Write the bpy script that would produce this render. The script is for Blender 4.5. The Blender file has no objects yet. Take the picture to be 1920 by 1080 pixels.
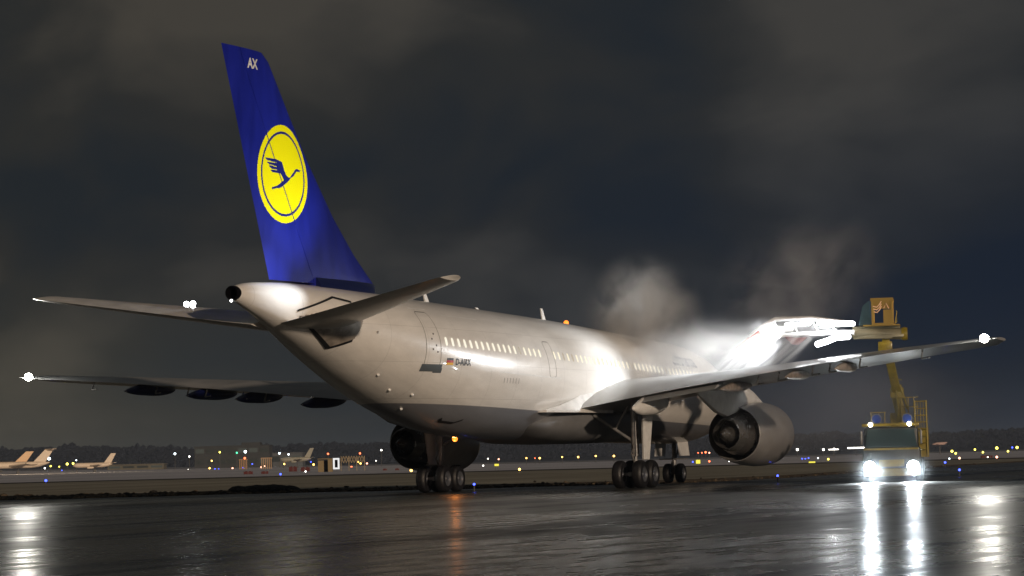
import bpy, bmesh, math, random
import numpy as np
from mathutils import Vector, Matrix
random.seed(7)
R=math.radians
sc=bpy.context.scene
COL=sc.collection
# ------------------------------------------------------------------ camera
# world frame = aircraft frame: x aft from the nose, y starboard, z up
O=Vector((139.634,46.236,1.326))
FW=Vector((-0.9225002,-0.3808822,0.0626271)); RT=Vector((-0.3829556,0.9234318,-0.0248755)); UP=Vector((0.0483572,0.0469311,0.9977269))
FP=5167.62
cd=bpy.data.cameras.new('camera'); cam=bpy.data.objects.new('camera',cd); COL.objects.link(cam); sc.camera=cam
cd.sensor_width=36; cd.lens=FP/1920*36; cd.clip_start=.5; cd.clip_end=12000
M=Matrix((RT,UP,-FW)).transposed().to_4x4(); M.translation=O; cam.matrix_world=M
# horizontal axes of the view, used to lay the airfield out
F2=Vector((FW.x,FW.y,0)).normalized(); R2=Vector((F2.y,-F2.x,0))
ROTZ=math.atan2(R2.y,R2.x)
def uw(u,w,z=0): p=Vector((O.x,O.y,0))+R2*u+F2*w; p.z=z; return p
def ray(px,py): return FW*FP+RT*(px-960)-UP*(py-540)
def at(px,py,w): d=ray(px,py); return O+d*(w/d.dot(F2))
def yh(px): return 864.3-(px-960)*0.0249
# ------------------------------------------------------------------ sky, sun, exposure
wd=bpy.data.worlds.new('World'); sc.world=wd; wd.use_nodes=True
def build_world():
    nt=wd.node_tree; N=nt.nodes; L=nt.links; bg=N['Background']; bg.inputs[1].default_value=1
    tc=N.new('ShaderNodeTexCoord')
    mp=N.new('ShaderNodeMapping'); mp.inputs['Location'].default_value=(.35,.1,.22); mp.inputs['Rotation'].default_value=(0,0,.3); mp.inputs['Scale'].default_value=(1,1,1.9); L.new(tc.outputs['Generated'],mp.inputs[0])
    n1=N.new('ShaderNodeTexNoise'); n1.inputs['Scale'].default_value=7.5; n1.inputs['Detail'].default_value=5; n1.inputs['Roughness'].default_value=.48; n1.inputs['Distortion'].default_value=.35; L.new(mp.outputs[0],n1.inputs[0])
    cr=N.new('ShaderNodeValToRGB'); L.new(n1.outputs['Fac'],cr.inputs[0])
    e=cr.color_ramp.elements; e[0].position=.37; e[0].color=(.0150,.0190,.0235,1); e[1].position=.65; e[1].color=(.050,.0465,.0405,1)
    m=e.new(.49); m.color=(.0235,.0245,.0245,1)
    # town glow low on the left part of the horizon, deeper blue to the right
    sp=N.new('ShaderNodeVectorMath'); sp.operation='DOT_PRODUCT'; L.new(tc.outputs['Generated'],sp.inputs[0]); sp.inputs[1].default_value=tuple(-R2)
    mr=N.new('ShaderNodeMapRange'); mr.inputs[1].default_value=-.18; mr.inputs[2].default_value=.2; L.new(sp.outputs['Value'],mr.inputs[0])
    se=N.new('ShaderNodeSeparateXYZ'); L.new(tc.outputs['Generated'],se.inputs[0])
    el=N.new('ShaderNodeMapRange'); el.inputs[1].default_value=.085; el.inputs[2].default_value=0; el.interpolation_type='SMOOTHSTEP'; L.new(se.outputs['Z'],el.inputs[0])
    mu=N.new('ShaderNodeMath'); mu.operation='MULTIPLY'; L.new(mr.outputs[0],mu.inputs[0]); L.new(el.outputs[0],mu.inputs[1])
    mx=N.new('ShaderNodeMix'); mx.data_type='RGBA'; L.new(mr.outputs[0],mx.inputs[0]); mx.inputs[6].default_value=(.93,.98,1.08,1); mx.inputs[7].default_value=(1.08,1.04,.97,1)
    ml=N.new('ShaderNodeMix'); ml.data_type='RGBA'; ml.blend_type='MULTIPLY'; ml.inputs[0].default_value=1; L.new(cr.outputs[0],ml.inputs[6]); L.new(mx.outputs[2],ml.inputs[7])
    ad=N.new('ShaderNodeMix'); ad.data_type='RGBA'; ad.blend_type='ADD'; L.new(mu.outputs[0],ad.inputs[0]); L.new(ml.outputs[2],ad.inputs[6]); ad.inputs[7].default_value=(.024,.021,.012,1)
    iv=N.new('ShaderNodeMath'); iv.operation='SUBTRACT'; iv.inputs[0].default_value=1; L.new(mr.outputs[0],iv.inputs[1])
    el2=N.new('ShaderNodeMapRange'); el2.inputs[1].default_value=.15; el2.inputs[2].default_value=.04; el2.interpolation_type='SMOOTHSTEP'; L.new(se.outputs['Z'],el2.inputs[0])
    m3=N.new('ShaderNodeMath'); m3.operation='MULTIPLY'; L.new(iv.outputs[0],m3.inputs[0]); L.new(el2.outputs[0],m3.inputs[1])
    dk=N.new('ShaderNodeMix'); dk.data_type='RGBA'; dk.blend_type='MULTIPLY'; L.new(m3.outputs[0],dk.inputs[0]); L.new(ad.outputs[2],dk.inputs[6]); dk.inputs[7].default_value=(.62,.76,1.05,1)
    L.new(dk.outputs[2],bg.inputs[0])
build_world()
sl=bpy.data.lights.new('apron_floodlight_sun','SUN'); so=bpy.data.objects.new('apron_floodlight_sun',sl); COL.objects.link(so)
SD=Vector((.60,.74,.17)).normalized()
so.rotation_euler=SD.to_track_quat('Z','Y').to_euler(); sl.energy=2.0; sl.angle=R(1.2); sl.color=(1,.77,.56)
sc.view_settings.view_transform='Standard'; sc.view_settings.look='None'; sc.view_settings.exposure=0; sc.view_settings.gamma=1
sc.render.engine='CYCLES'; cy=sc.cycles
cy.use_denoising=True; cy.max_bounces=6; cy.diffuse_bounces=3; cy.glossy_bounces=4; cy.volume_bounces=1; cy.transparent_max_bounces=12
cy.sample_clamp_indirect=6; cy.sample_clamp_direct=0; cy.volume_max_steps=256
try: cy.volume_step_rate=1.0
except: pass

def lamp(name,kind,loc,power,color=(1,1,1),size=.2,to=None,cone=60,blend=.5,parent=None):
    l=bpy.data.lights.new(name,kind); o=bpy.data.objects.new(name,l); COL.objects.link(o); l.energy=power; l.color=color
    o.location=loc
    if kind!='SUN': l.shadow_soft_size=size
    if kind=='SPOT': l.spot_size=R(cone); l.spot_blend=blend
    if to is not None: o.rotation_euler=(Vector(loc)-Vector(to)).to_track_quat('Z','Y').to_euler()
    if parent: o.parent=parent
    return o
# ------------------------------------------------------------------ materials
def mat(name,col,rough=.5,metal=0,coat=0,em=None,es=0,noise=None,bump=None,spec=.5,coatr=.08):
    m=bpy.data.materials.new(name); m.use_nodes=True; nt=m.node_tree; N=nt.nodes; L=nt.links; b=N['Principled BSDF']
    b.inputs['Base Color'].default_value=(*col,1); b.inputs['Roughness'].default_value=rough; b.inputs['Metallic'].default_value=metal
    b.inputs['Coat Weight'].default_value=coat; b.inputs['Coat Roughness'].default_value=coatr; b.inputs['Specular IOR Level'].default_value=spec
    if em: b.inputs['Emission Color'].default_value=(*em,1); b.inputs['Emission Strength'].default_value=es
    if noise or bump: tc=N.new('ShaderNodeTexCoord')
    if noise:
        sc_,amt=noise[:2]; stretch=noise[2] if len(noise)>2 else (1,1,1)
        mp=N.new('ShaderNodeMapping'); mp.inputs['Scale'].default_value=stretch; L.new(tc.outputs['Object'],mp.inputs[0])
        n=N.new('ShaderNodeTexNoise'); n.inputs['Scale'].default_value=sc_; n.inputs['Detail'].default_value=5; L.new(mp.outputs[0],n.inputs[0])
        r=N.new('ShaderNodeMapRange'); r.inputs[1].default_value=.3; r.inputs[2].default_value=.7; r.inputs[3].default_value=1-amt; r.inputs[4].default_value=1+amt*.5; L.new(n.outputs['Fac'],r.inputs[0])
        h=N.new('ShaderNodeMix'); h.data_type='RGBA'; h.blend_type='MULTIPLY'; h.inputs[0].default_value=1; h.inputs[6].default_value=(*col,1)
        L.new(r.outputs[0],h.inputs[7]); L.new(h.outputs[2],b.inputs['Base Color'])
        r2=N.new('ShaderNodeMapRange'); r2.inputs[3].default_value=max(0,rough*.7); r2.inputs[4].default_value=min(1,rough*1.35); L.new(n.outputs['Fac'],r2.inputs[0]); L.new(r2.outputs[0],b.inputs['Roughness'])
    if bump:
        n=N.new('ShaderNodeTexNoise'); n.inputs['Scale'].default_value=bump[0]; n.inputs['Detail'].default_value=3; L.new(tc.outputs['Object'],n.inputs[0])
        bp=N.new('ShaderNodeBump'); bp.inputs['Strength'].default_value=bump[1]; bp.inputs['Distance'].default_value=.05; L.new(n.outputs['Fac'],bp.inputs['Height']); L.new(bp.outputs[0],b.inputs['Normal'])
    return m
def emis(name,col,s,sample=False):
    m=bpy.data.materials.new(name); m.use_nodes=True; nt=m.node_tree; b=nt.nodes['Principled BSDF']
    b.inputs['Base Color'].default_value=(.02,.02,.02,1); b.inputs['Emission Color'].default_value=(*col,1); b.inputs['Emission Strength'].default_value=s
    if not sample: m.cycles.emission_sampling='NONE'
    return m
def fuselage_mat():
    # white upper paint over grey belly paint, panel seams, grime streaks, wet sheen
    m=mat('fuselage_paint',(.72,.72,.71),.3,coat=.6,coatr=.05); nt=m.node_tree; N=nt.nodes; L=nt.links; b=N['Principled BSDF']
    tc=N.new('ShaderNodeTexCoord'); s=N.new('ShaderNodeSeparateXYZ'); L.new(tc.outputs['Object'],s.inputs[0])
    # paint line z = 3.40 + .032 (x-29.4)
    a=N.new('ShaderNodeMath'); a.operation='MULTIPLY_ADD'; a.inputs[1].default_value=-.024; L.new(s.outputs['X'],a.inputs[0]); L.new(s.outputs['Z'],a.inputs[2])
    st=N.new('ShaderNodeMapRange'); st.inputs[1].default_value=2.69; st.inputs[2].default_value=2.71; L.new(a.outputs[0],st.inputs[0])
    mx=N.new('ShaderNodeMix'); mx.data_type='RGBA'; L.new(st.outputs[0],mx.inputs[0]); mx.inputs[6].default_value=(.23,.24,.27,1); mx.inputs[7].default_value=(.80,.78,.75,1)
    # streaks
    mp=N.new('ShaderNodeMapping'); mp.inputs['Scale'].default_value=(.35,2.2,1.5); L.new(tc.outputs['Object'],mp.inputs[0])
    n=N.new('ShaderNodeTexNoise'); n.inputs['Scale'].default_value=1.3; n.inputs['Detail'].default_value=7; n.inputs['Roughness'].default_value=.62; L.new(mp.outputs[0],n.inputs[0])
    r=N.new('ShaderNodeMapRange'); r.inputs[1].default_value=.3; r.inputs[2].default_value=.65; r.inputs[3].default_value=.85; r.inputs[4].default_value=1.0; L.new(n.outputs['Fac'],r.inputs[0])
    # panel seams: every 2.65 m along x, every ~ 1.3 m in z
    def seam(out,period,width,off):
        q=N.new('ShaderNodeMath'); q.operation='ADD'; q.inputs[1].default_value=off+100*period; L.new(out,q.inputs[0])
        d=N.new('ShaderNodeMath'); d.operation='MODULO'; d.inputs[1].default_value=period; L.new(q.outputs[0],d.inputs[0])
        c=N.new('ShaderNodeMath'); c.operation='LESS_THAN'; c.inputs[1].default_value=width; L.new(d.outputs[0],c.inputs[0]); return c
    s1=seam(s.outputs['X'],2.65,.018,.4); s2=seam(s.outputs['Z'],1.37,.012,.25)
    mxm=N.new('ShaderNodeMath'); mxm.operation='MAXIMUM'; L.new(s1.outputs[0],mxm.inputs[0]); L.new(s2.outputs[0],mxm.inputs[1])
    sm=N.new('ShaderNodeMapRange'); sm.inputs[3].default_value=1; sm.inputs[4].default_value=.72; L.new(mxm.outputs[0],sm.inputs[0])
    m1=N.new('ShaderNodeMath'); m1.operation='MULTIPLY'; L.new(r.outputs[0],m1.inputs[0]); L.new(sm.outputs[0],m1.inputs[1])
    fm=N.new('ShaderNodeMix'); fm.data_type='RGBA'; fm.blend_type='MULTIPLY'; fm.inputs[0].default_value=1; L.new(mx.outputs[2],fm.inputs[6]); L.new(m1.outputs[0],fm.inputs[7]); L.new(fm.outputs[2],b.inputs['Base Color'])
    r2=N.new('ShaderNodeMapRange'); r2.inputs[3].default_value=.22; r2.inputs[4].default_value=.42; L.new(n.outputs['Fac'],r2.inputs[0]); L.new(r2.outputs[0],b.inputs['Roughness'])
    n3=N.new('ShaderNodeTexNoise'); n3.inputs['Scale'].default_value=1.1; n3.inputs['Detail'].default_value=2; L.new(tc.outputs['Object'],n3.inputs[0])
    bp=N.new('ShaderNodeBump'); bp.inputs['Strength'].default_value=.12; bp.inputs['Distance'].default_value=.02; L.new(n3.outputs['Fac'],bp.inputs['Height']); L.new(bp.outputs[0],b.inputs['Normal']); L.new(bp.outputs[0],b.inputs['Coat Normal'])
    return m
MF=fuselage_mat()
MBLUE=mat('blue_fin_paint',(.009,.017,.28),.4,spec=.25,coat=.12,coatr=.2,noise=(1.6,.25,(1,1,.3)))
MEMB=mat('emblem_blue_paint',(.012,.02,.20),.5,spec=.15)
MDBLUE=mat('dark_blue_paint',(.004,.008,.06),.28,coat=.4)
MYEL=mat('yellow_emblem_paint',(.93,.90,.0),.5,spec=.2)
MWHITE=mat('white_paint',(.74,.74,.73),.35,coat=.3,noise=(2.5,.15))
MGREY=mat('wing_grey_paint',(.40,.41,.42),.35,coat=.3,noise=(1.2,.2,(.4,1,1)))
MDGREY=mat('grey_metal',(.19,.195,.2),.4,metal=.3,noise=(5,.3))
MMET=mat('bare_metal',(.42,.41,.40),.28,metal=.9,noise=(4,.25))
MDMET=mat('burnt_metal',(.32,.31,.30),.25,metal=.85,noise=(1.5,.12))
MBLK=mat('black_rubber',(.006,.006,.008),.55,noise=(9,.4))
MHOLE=mat('black_opening',(.003,.003,.004),.9,spec=.05)
MSEAM=mat('door_seam',(.10,.095,.09),.6)
MSTEEL=mat('gear_steel',(.28,.28,.285),.35,metal=.4,noise=(6,.3))
MTXT=mat('black_lettering',(.012,.012,.015),.5)
MWIN=emis('lit_cabin_window',(1,.93,.74),.95); MWIN2=emis('shaded_cabin_window',(1,.88,.68),.45)
# ------------------------------------------------------------------ mesh helpers
class MB:
    def __init__(s): s.v=[]; s.f=[]; s.m=[]
    def add(s,vs,fs,mi=0):
        k=len(s.v); s.v+= [tuple(v) for v in vs]; s.f+=[tuple(k+i for i in f) for f in fs]; s.m+=[mi]*len(fs); return s
    def box(s,c,d,mi=0,rz=0,M=None,bev=0):
        hx,hy,hz=d[0]/2,d[1]/2,d[2]/2
        mm=M or Matrix.Rotation(rz,3,'Z')
        if bev:
            b=min(bev,hx*.9,hy*.9,hz*.9); vs=[];
            bm=bmesh.new(); bmesh.ops.create_cube(bm,size=1); 
            for v in bm.verts: v.co=Vector((v.co.x*d[0],v.co.y*d[1],v.co.z*d[2]))
            bmesh.ops.bevel(bm,geom=list(bm.edges),offset=b,segments=2,affect='EDGES',profile=.5)
            bm.verts.index_update(); vs=[mm@v.co+Vector(c) for v in bm.verts]; fs=[[v.index for v in f.verts] for f in bm.faces]; bm.free()
            return s.add(vs,fs,mi)
        vs=[mm@Vector((x*hx,y*hy,z*hz))+Vector(c) for x in(-1,1) for y in(-1,1) for z in(-1,1)]
        return s.add(vs,[(0,1,3,2),(4,6,7,5),(0,4,5,1),(2,3,7,6),(0,2,6,4),(1,5,7,3)],mi)
    def tube(s,pts,rad,n=12,mi=0,cap=True):
        pts=[Vector(p) for p in pts]; rad=rad if isinstance(rad,(list,tuple)) else [rad]*len(pts); rings=[]
        ref=None
        for i,p in enumerate(pts):
            t=(pts[min(i+1,len(pts)-1)]-pts[max(i-1,0)]).normalized()
            if ref is None: ref=Vector((0,0,1)) if abs(t.z)<.9 else Vector((1,0,0))
            a=t.cross(ref).normalized(); b=t.cross(a).normalized(); ref=-b if False else ref
            rings.append([p+(a*math.cos(2*math.pi*k/n)+b*math.sin(2*math.pi*k/n))*rad[i] for k in range(n)])
        vs=[v for r in rings for v in r]; fs=[]
        for i in range(len(rings)-1):
            for k in range(n): fs.append((i*n+k,i*n+(k+1)%n,(i+1)*n+(k+1)%n,(i+1)*n+k))
        if cap: fs.append(tuple(range(n))[::-1]); fs.append(tuple((len(rings)-1)*n+k for k in range(n)))
        return s.add(vs,fs,mi)
    def lathe(s,prof,c=(0,0,0),axis='X',n=48,mi=0):
        # prof: list of (a,r[,material])
        vs=[];fs=[]
        for a,r in prof:
            for k in range(n):
                t=2*math.pi*k/n; p=(a,r*math.cos(t),r*math.sin(t)) if axis=='X' else ((r*math.cos(t),a,r*math.sin(t)) if axis=='Y' else (r*math.cos(t),r*math.sin(t),a))
                vs.append(Vector(p)+Vector(c))
        for i in range(len(prof)-1):
            for k in range(n): fs.append((i*n+k,i*n+(k+1)%n,(i+1)*n+(k+1)%n,(i+1)*n+k))
        return s.add(vs,fs,mi)
    def ball(s,c,r,n=12,m=8,mi=0,sq=(1,1,1)):
        prof=[];vs=[];fs=[]
        for i in range(m+1):
            for k in range(n):
                t=math.pi*i/m; q=2*math.pi*k/n
                vs.append(Vector(c)+Vector((r*sq[0]*math.sin(t)*math.cos(q),r*sq[1]*math.sin(t)*math.sin(q),r*sq[2]*math.cos(t))))
        for i in range(m):
            for k in range(n): fs.append((i*n+k,(i+1)*n+k,(i+1)*n+(k+1)%n,i*n+(k+1)%n))
        return s.add(vs,fs,mi)
    def build(s,name,mats,parent=None,smooth=35,loc=None,rotz=0):
        me=bpy.data.meshes.new(name); me.from_pydata(s.v,[],s.f); 
        for m in (mats if isinstance(mats,(list,tuple)) else [mats] if mats else []): me.materials.append(m)
        me.polygons.foreach_set('material_index',s.m)
        bm=bmesh.new(); bm.from_mesh(me); bmesh.ops.remove_doubles(bm,verts=bm.verts,dist=1e-5); bmesh.ops.recalc_face_normals(bm,faces=bm.faces); bm.to_mesh(me); bm.free()
        if smooth:
            me.polygons.foreach_set('use_smooth',[True]*len(me.polygons))
            me.set_sharp_from_angle(angle=R(smooth))
        me.update()
        o=bpy.data.objects.new(name,me); COL.objects.link(o)
        if loc is not None: o.location=loc; o.rotation_euler=(0,0,rotz)
        if parent: o.parent=parent
        return o
def tag(o,label=None,cat=None,group=None,kind=None):
    if label: o['label']=label
    if cat: o['category']=cat
    if group: o['group']=group
    if kind: o['kind']=kind
    return o
def empty(name,loc,rz=0):
    o=bpy.data.objects.new(name,None); COL.objects.link(o); o.location=loc; o.rotation_euler=(0,0,rz); return o
def copy_tree(o,parent=None):
    c=o.copy(); COL.objects.link(c); c.parent=parent
    for ch in list(o.children): copy_tree(ch,c)
    return c
def inpoly(x,y,P):
    c=False; j=len(P)-1
    for i in range(len(P)):
        xi,yi=P[i]; xj,yj=P[j]
        if (yi>y)!=(yj>y) and x<(xj-xi)*(y-yi)/(yj-yi)+xi: c=not c
        j=i
    return c
# ------------------------------------------------------------------ ground
def rise(u,w):
    a=max(0,-u*FP/max(w,50))/960
    t=min(1,max(0,(w-420)/500)); t=t*t*(3-2*t)
    return w/FP*9.5*a*t
def sheet(name,us,ws,z,m,edge=None,kind='structure',jit=0,bump=0):
    # grid sheet in view-aligned ground coordinates; us are view-angle fractions (-1..1 = frame edges) or metres
    b=MB(); nu=len(us); 
    vs=[];fs=[]
    for j,w in enumerate(ws):
        for i,a in enumerate(us):
            ww=w+(edge(a,j,len(ws)) if edge else 0); u=a*960/FP*ww
            vs.append(uw(u,ww,z+rise(u,ww)+(random.uniform(-bump,bump) if bump and 0<j<len(ws)-1 else 0)))
    for j in range(len(ws)-1):
        for i in range(nu-1): fs.append((j*nu+i,j*nu+i+1,(j+1)*nu+i+1,(j+1)*nu+i))
    b.add(vs,fs); o=b.build(name,m,smooth=60 if not bump else 0); tag(o,kind=kind); return o
US=[i/10 for i in range(-40,41)]
def groundmat(name,c1,c2,scale,rough=.9,stretch=(1,1,1),bump=.4):
    m=mat(name,c1,rough,spec=.3); nt=m.node_tree;N=nt.nodes;L=nt.links;b=N['Principled BSDF']
    tc=N.new('ShaderNodeTexCoord'); mp=N.new('ShaderNodeMapping'); mp.inputs['Rotation'].default_value=(0,0,-ROTZ); mp.inputs['Scale'].default_value=stretch; L.new(tc.outputs['Object'],mp.inputs[0])
    n=N.new('ShaderNodeTexNoise'); n.inputs['Scale'].default_value=scale; n.inputs['Detail'].default_value=8; n.inputs['Roughness'].default_value=.65; L.new(mp.outputs[0],n.inputs[0])
    cr=N.new('ShaderNodeValToRGB'); cr.color_ramp.elements[0].position=.35; cr.color_ramp.elements[0].color=(*c1,1); cr.color_ramp.elements[1].position=.65; cr.color_ramp.elements[1].color=(*c2,1); L.new(n.outputs['Fac'],cr.inputs[0]); L.new(cr.outputs[0],b.inputs['Base Color'])
    n2=N.new('ShaderNodeTexNoise'); n2.inputs['Scale'].default_value=6; n2.inputs['Detail'].default_value=5; L.new(tc.outputs['Object'],n2.inputs[0])
    bp=N.new('ShaderNodeBump'); bp.inputs['Strength'].default_value=bump; bp.inputs['Distance'].default_value=.1; L.new(n2.outputs['Fac'],bp.inputs['Height']); L.new(bp.outputs[0],b.inputs['Normal'])
    return m
def wetmat():
    m=mat('wet_asphalt',(.03,.03,.03),.3,spec=.5); nt=m.node_tree;N=nt.nodes;L=nt.links;b=N['Principled BSDF']
    b.inputs['IOR'].default_value=1.38
    tc=N.new('ShaderNodeTexCoord')
    def noise(scale,stretch,rot,det=4,ro=.55,dist=0):
        mp=N.new('ShaderNodeMapping'); mp.inputs['Rotation'].default_value=(0,0,-ROTZ+rot); mp.inputs['Scale'].default_value=stretch; L.new(tc.outputs['Object'],mp.inputs[0])
        n=N.new('ShaderNodeTexNoise'); n.inputs['Scale'].default_value=scale; n.inputs['Detail'].default_value=det; n.inputs['Roughness'].default_value=ro; n.inputs['Distortion'].default_value=dist; L.new(mp.outputs[0],n.inputs[0]); return n.outputs['Fac']
    def mr(x,a,c,lo,hi,smooth=True):
        r=N.new('ShaderNodeMapRange'); r.interpolation_type='SMOOTHSTEP' if smooth else 'LINEAR'
        for k,v in ((1,a),(2,c),(3,lo),(4,hi)): r.inputs[k].default_value=v
        L.new(x,r.inputs[0]); return r.outputs[0]
    def mt(op,x,y):
        q=N.new('ShaderNodeMath'); q.operation=op
        for k,v in ((0,x),(1,y)):
            if isinstance(v,(int,float)): q.inputs[k].default_value=v
            else: L.new(v,q.inputs[k])
        return q.outputs[0]
    def line(n,w): return mr(mt('ABSOLUTE',mt('SUBTRACT',n,.5),0),0,w,1,0)
    big=noise(.10,(.4,1,1),.2,5)
    t1=line(noise(.085,(.06,1,1),.10,2,.5,.3),.045); t2=line(noise(.19,(.05,1,1),.16,2,.5,.2),.040)
    track=mt('MAXIMUM',t1,mt('MULTIPLY',t2,.75))                         # drained wheel tracks and seams
    grain=noise(11,(1,.09,1),0,4,.75); mid=noise(1.6,(.25,1,1),.1,5,.6)
    damp=mr(big,.40,.60,0,1)
    rough=mt('ADD',mr(damp,0,1,.25,.36),mt('MULTIPLY',mr(mid,.35,.65,-1,1),.05)); L.new(rough,b.inputs['Roughness'])
    spec=mt('MULTIPLY',mr(damp,0,1,1.7,1.0),mt('SUBTRACT',1,mt('MULTIPLY',track,.9))); spec=mt('MULTIPLY',spec,mr(grain,.3,.7,.35,1.5)); spec=mt('MULTIPLY',spec,mr(mid,.3,.7,.75,1.2)); L.new(spec,b.inputs['Specular IOR Level'])
    cr=N.new('ShaderNodeValToRGB'); cr.color_ramp.elements[0].position=.3; cr.color_ramp.elements[0].color=(.035,.037,.031,1); cr.color_ramp.elements[1].position=.7; cr.color_ramp.elements[1].color=(.11,.112,.095,1); L.new(grain,cr.inputs[0])
    mx=N.new('ShaderNodeMix'); mx.data_type='RGBA'; L.new(track,mx.inputs[0]); L.new(cr.outputs[0],mx.inputs[6]); mx.inputs[7].default_value=(.010,.010,.010,1); L.new(mx.outputs[2],b.inputs['Base Color'])
    bp=N.new('ShaderNodeBump'); bp.inputs['Distance'].default_value=.004; bp.inputs['Strength'].default_value=.35; L.new(grain,bp.inputs['Height'])
    b2=N.new('ShaderNodeBump'); b2.inputs['Distance'].default_value=.03; b2.inputs['Strength'].default_value=.05; L.new(mid,b2.inputs['Height']); L.new(bp.outputs[0],b2.inputs['Normal']); L.new(b2.outputs[0],b.inputs['Normal'])
    return m
MFIELD=groundmat('field_soil',(.045,.042,.034),(.10,.095,.085),.02,stretch=(.3,1,1))
MGRASS=groundmat('winter_grass',(.20,.19,.15),(.38,.365,.30),.12,stretch=(.2,1,1))
MMUD=groundmat('muddy_verge',(.02,.016,.012),(.16,.12,.075),.7,bump=.9)
MTAXI=groundmat('frosted_taxiway',(.50,.52,.60),(.70,.72,.80),.03,rough=.7,stretch=(.1,1,1))
MDARK=groundmat('dark_shoulder',(.02,.02,.02),(.04,.04,.04),.3)
WS=[-200,20,60,100,130,165,250,404,450,520,600,700,800,950,1200,1600,2200,3200,4500,6500]
sheet('ground',US,WS,-.10,MFIELD)
def gedge(a,j,n):     # apron edge, running away to the right
    base=0
    x=max(0,a-.25); base+= 240*x*x
    return base+1.2*math.sin(a*9)+.7*math.sin(a*31+1)
USF=[i/60 for i in range(-130,131)]
MWET=wetmat()
b=MB(); nn=len(USF); vs=[];fs=[]
WA=[-60,20,40,60,80,100,120,138]
for j,w in enumerate(WA):
    for a in USF:
        ww=w+(gedge(a,0,0) if j==len(WA)-1 else 0); u=a*960/FP*max(ww,60)*(1 if w>=60 else 1.5)
        vs.append(uw(u,ww,0))
for j in range(len(WA)-1):
    for i in range(nn-1): fs.append((j*nn+i,j*nn+i+1,(j+1)*nn+i+1,(j+1)*nn+i))
b.add(vs,fs); tag(b.build('apron_pavement',MWET,smooth=60),kind='structure')
sheet('frosted_taxiway',US,[408,440,500,600,700,820,1000,1250,1500],-.02,MTAXI)
sheet('taxiway_shoulder',US,[372,407],-.03,MDARK)
sheet('second_taxiway',US,[2050,2500],-.02,MTAXI)
sheet('grass_field',USF,[160,200,260,320,371],-.04,MGRASS,edge=lambda a,j,n:gedge(a,0,0)*(1-j/(n-1))*.9)
sheet('muddy_verge',USF,[138.3,141,144,148,152,157,164],-.02,MMUD,edge=lambda a,j,n:gedge(a,0,0)*1.0,bump=.06)
# clods and tufts pushed up along the verge
b=MB()
for k in range(1500):
    a=random.uniform(-1.15,.25 if random.random()<.7 else .9); w=138.8+gedge(a,0,0)+abs(random.gauss(0,9)); u=a*960/FP*w
    left=max(0,(-a-.1)); s=random.uniform(.03,.08)*(1+1.2*left)
    b.ball(uw(u,w,s*.2),s,6,4,sq=(random.uniform(.8,2.2),random.uniform(.8,2.2),random.uniform(.5,1.1)),mi=random.choice((0,0,1)))
tag(b.build('verge_debris',[MMUD,mat('dark_clod',(.02,.017,.013),.9)],smooth=0),kind='stuff')
b=MB()
for k in range(60):
    a=-.497+random.gauss(0,.022); w=147+random.uniform(-3,3); s=random.uniform(.15,.42)
    b.ball(uw(a*960/FP*w,w,s*.25),s,8,5,sq=(1.6,1.5,.75))
tag(b.build('soil_heap',mat('wet_soil',(.012,.011,.010),.8,bump=(8,.8)),smooth=0),'low dark heap of soil lying on the muddy verge left of the aircraft wheels','soil heap')
# far wooded ridge
b=MB()
vs=[];fs=[];K=160
def ridge(a): # height in px above local horizon
    return 41+ (18*max(0,-a)**1.0)*.7 + 3.5*math.sin(a*5+1)+2*math.sin(a*13)-8*max(0,-a-.55)
for i in range(K+1):
    a=-1.6+3.2*i/K; w=3000; u=a*960/FP*w; h=ridge(a)*w/FP+1.3
    for q,(dw,hh) in enumerate(((-500,-3),(-200,h*.45),(0,h*.86),(600,h*.8))): vs.append(uw(u,w+dw,hh))
for i in range(K):
    for q in range(3): fs.append((i*4+q,(i+1)*4+q,(i+1)*4+q+1,i*4+q+1))
b.add(vs,fs)
tag(b.build('wooded_hill',mat('distant_forest_floor',(.010,.014,.024),.95,noise=(.01,.5)),smooth=60),kind='structure')
b=MB()
for k in range(7000):
    a=random.uniform(-1.5,1.5); dw=random.uniform(-430,80); w=3000+dw; u=a*960/FP*3000
    t=(dw+500)/500; g=(ridge(a)*3000/FP+1.3)*(.86*t if t<1 else .86)
    hgt=random.uniform(2.5,4.6)*(1+.35*math.sin(a*23)*math.sin(a*61+2))*(1.5 if random.random()<.03 else 1); r=hgt*random.uniform(.4,.8)
    p=uw(u,w,g-1); n=5
    vs=[p+Vector((r*math.cos(q*2*math.pi/n),r*math.sin(q*2*math.pi/n),hgt*.25*random.random())) for q in range(n)]+[p+Vector((random.uniform(-1,1),0,hgt))]+[p+Vector((r*.8*math.cos(q*2*math.pi/n+.6),r*.8*math.sin(q*2*math.pi/n+.6),hgt*.65)) for q in range(n)]
    b.add(vs,[(q,(q+1)%n,6+(q+1)%n,6+q) for q in range(n)]+[(6+q,6+(q+1)%n,5) for q in range(n)])
tag(b.build('forest',mat('distant_forest',(.010,.014,.024),.95),smooth=0),kind='stuff')
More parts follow.
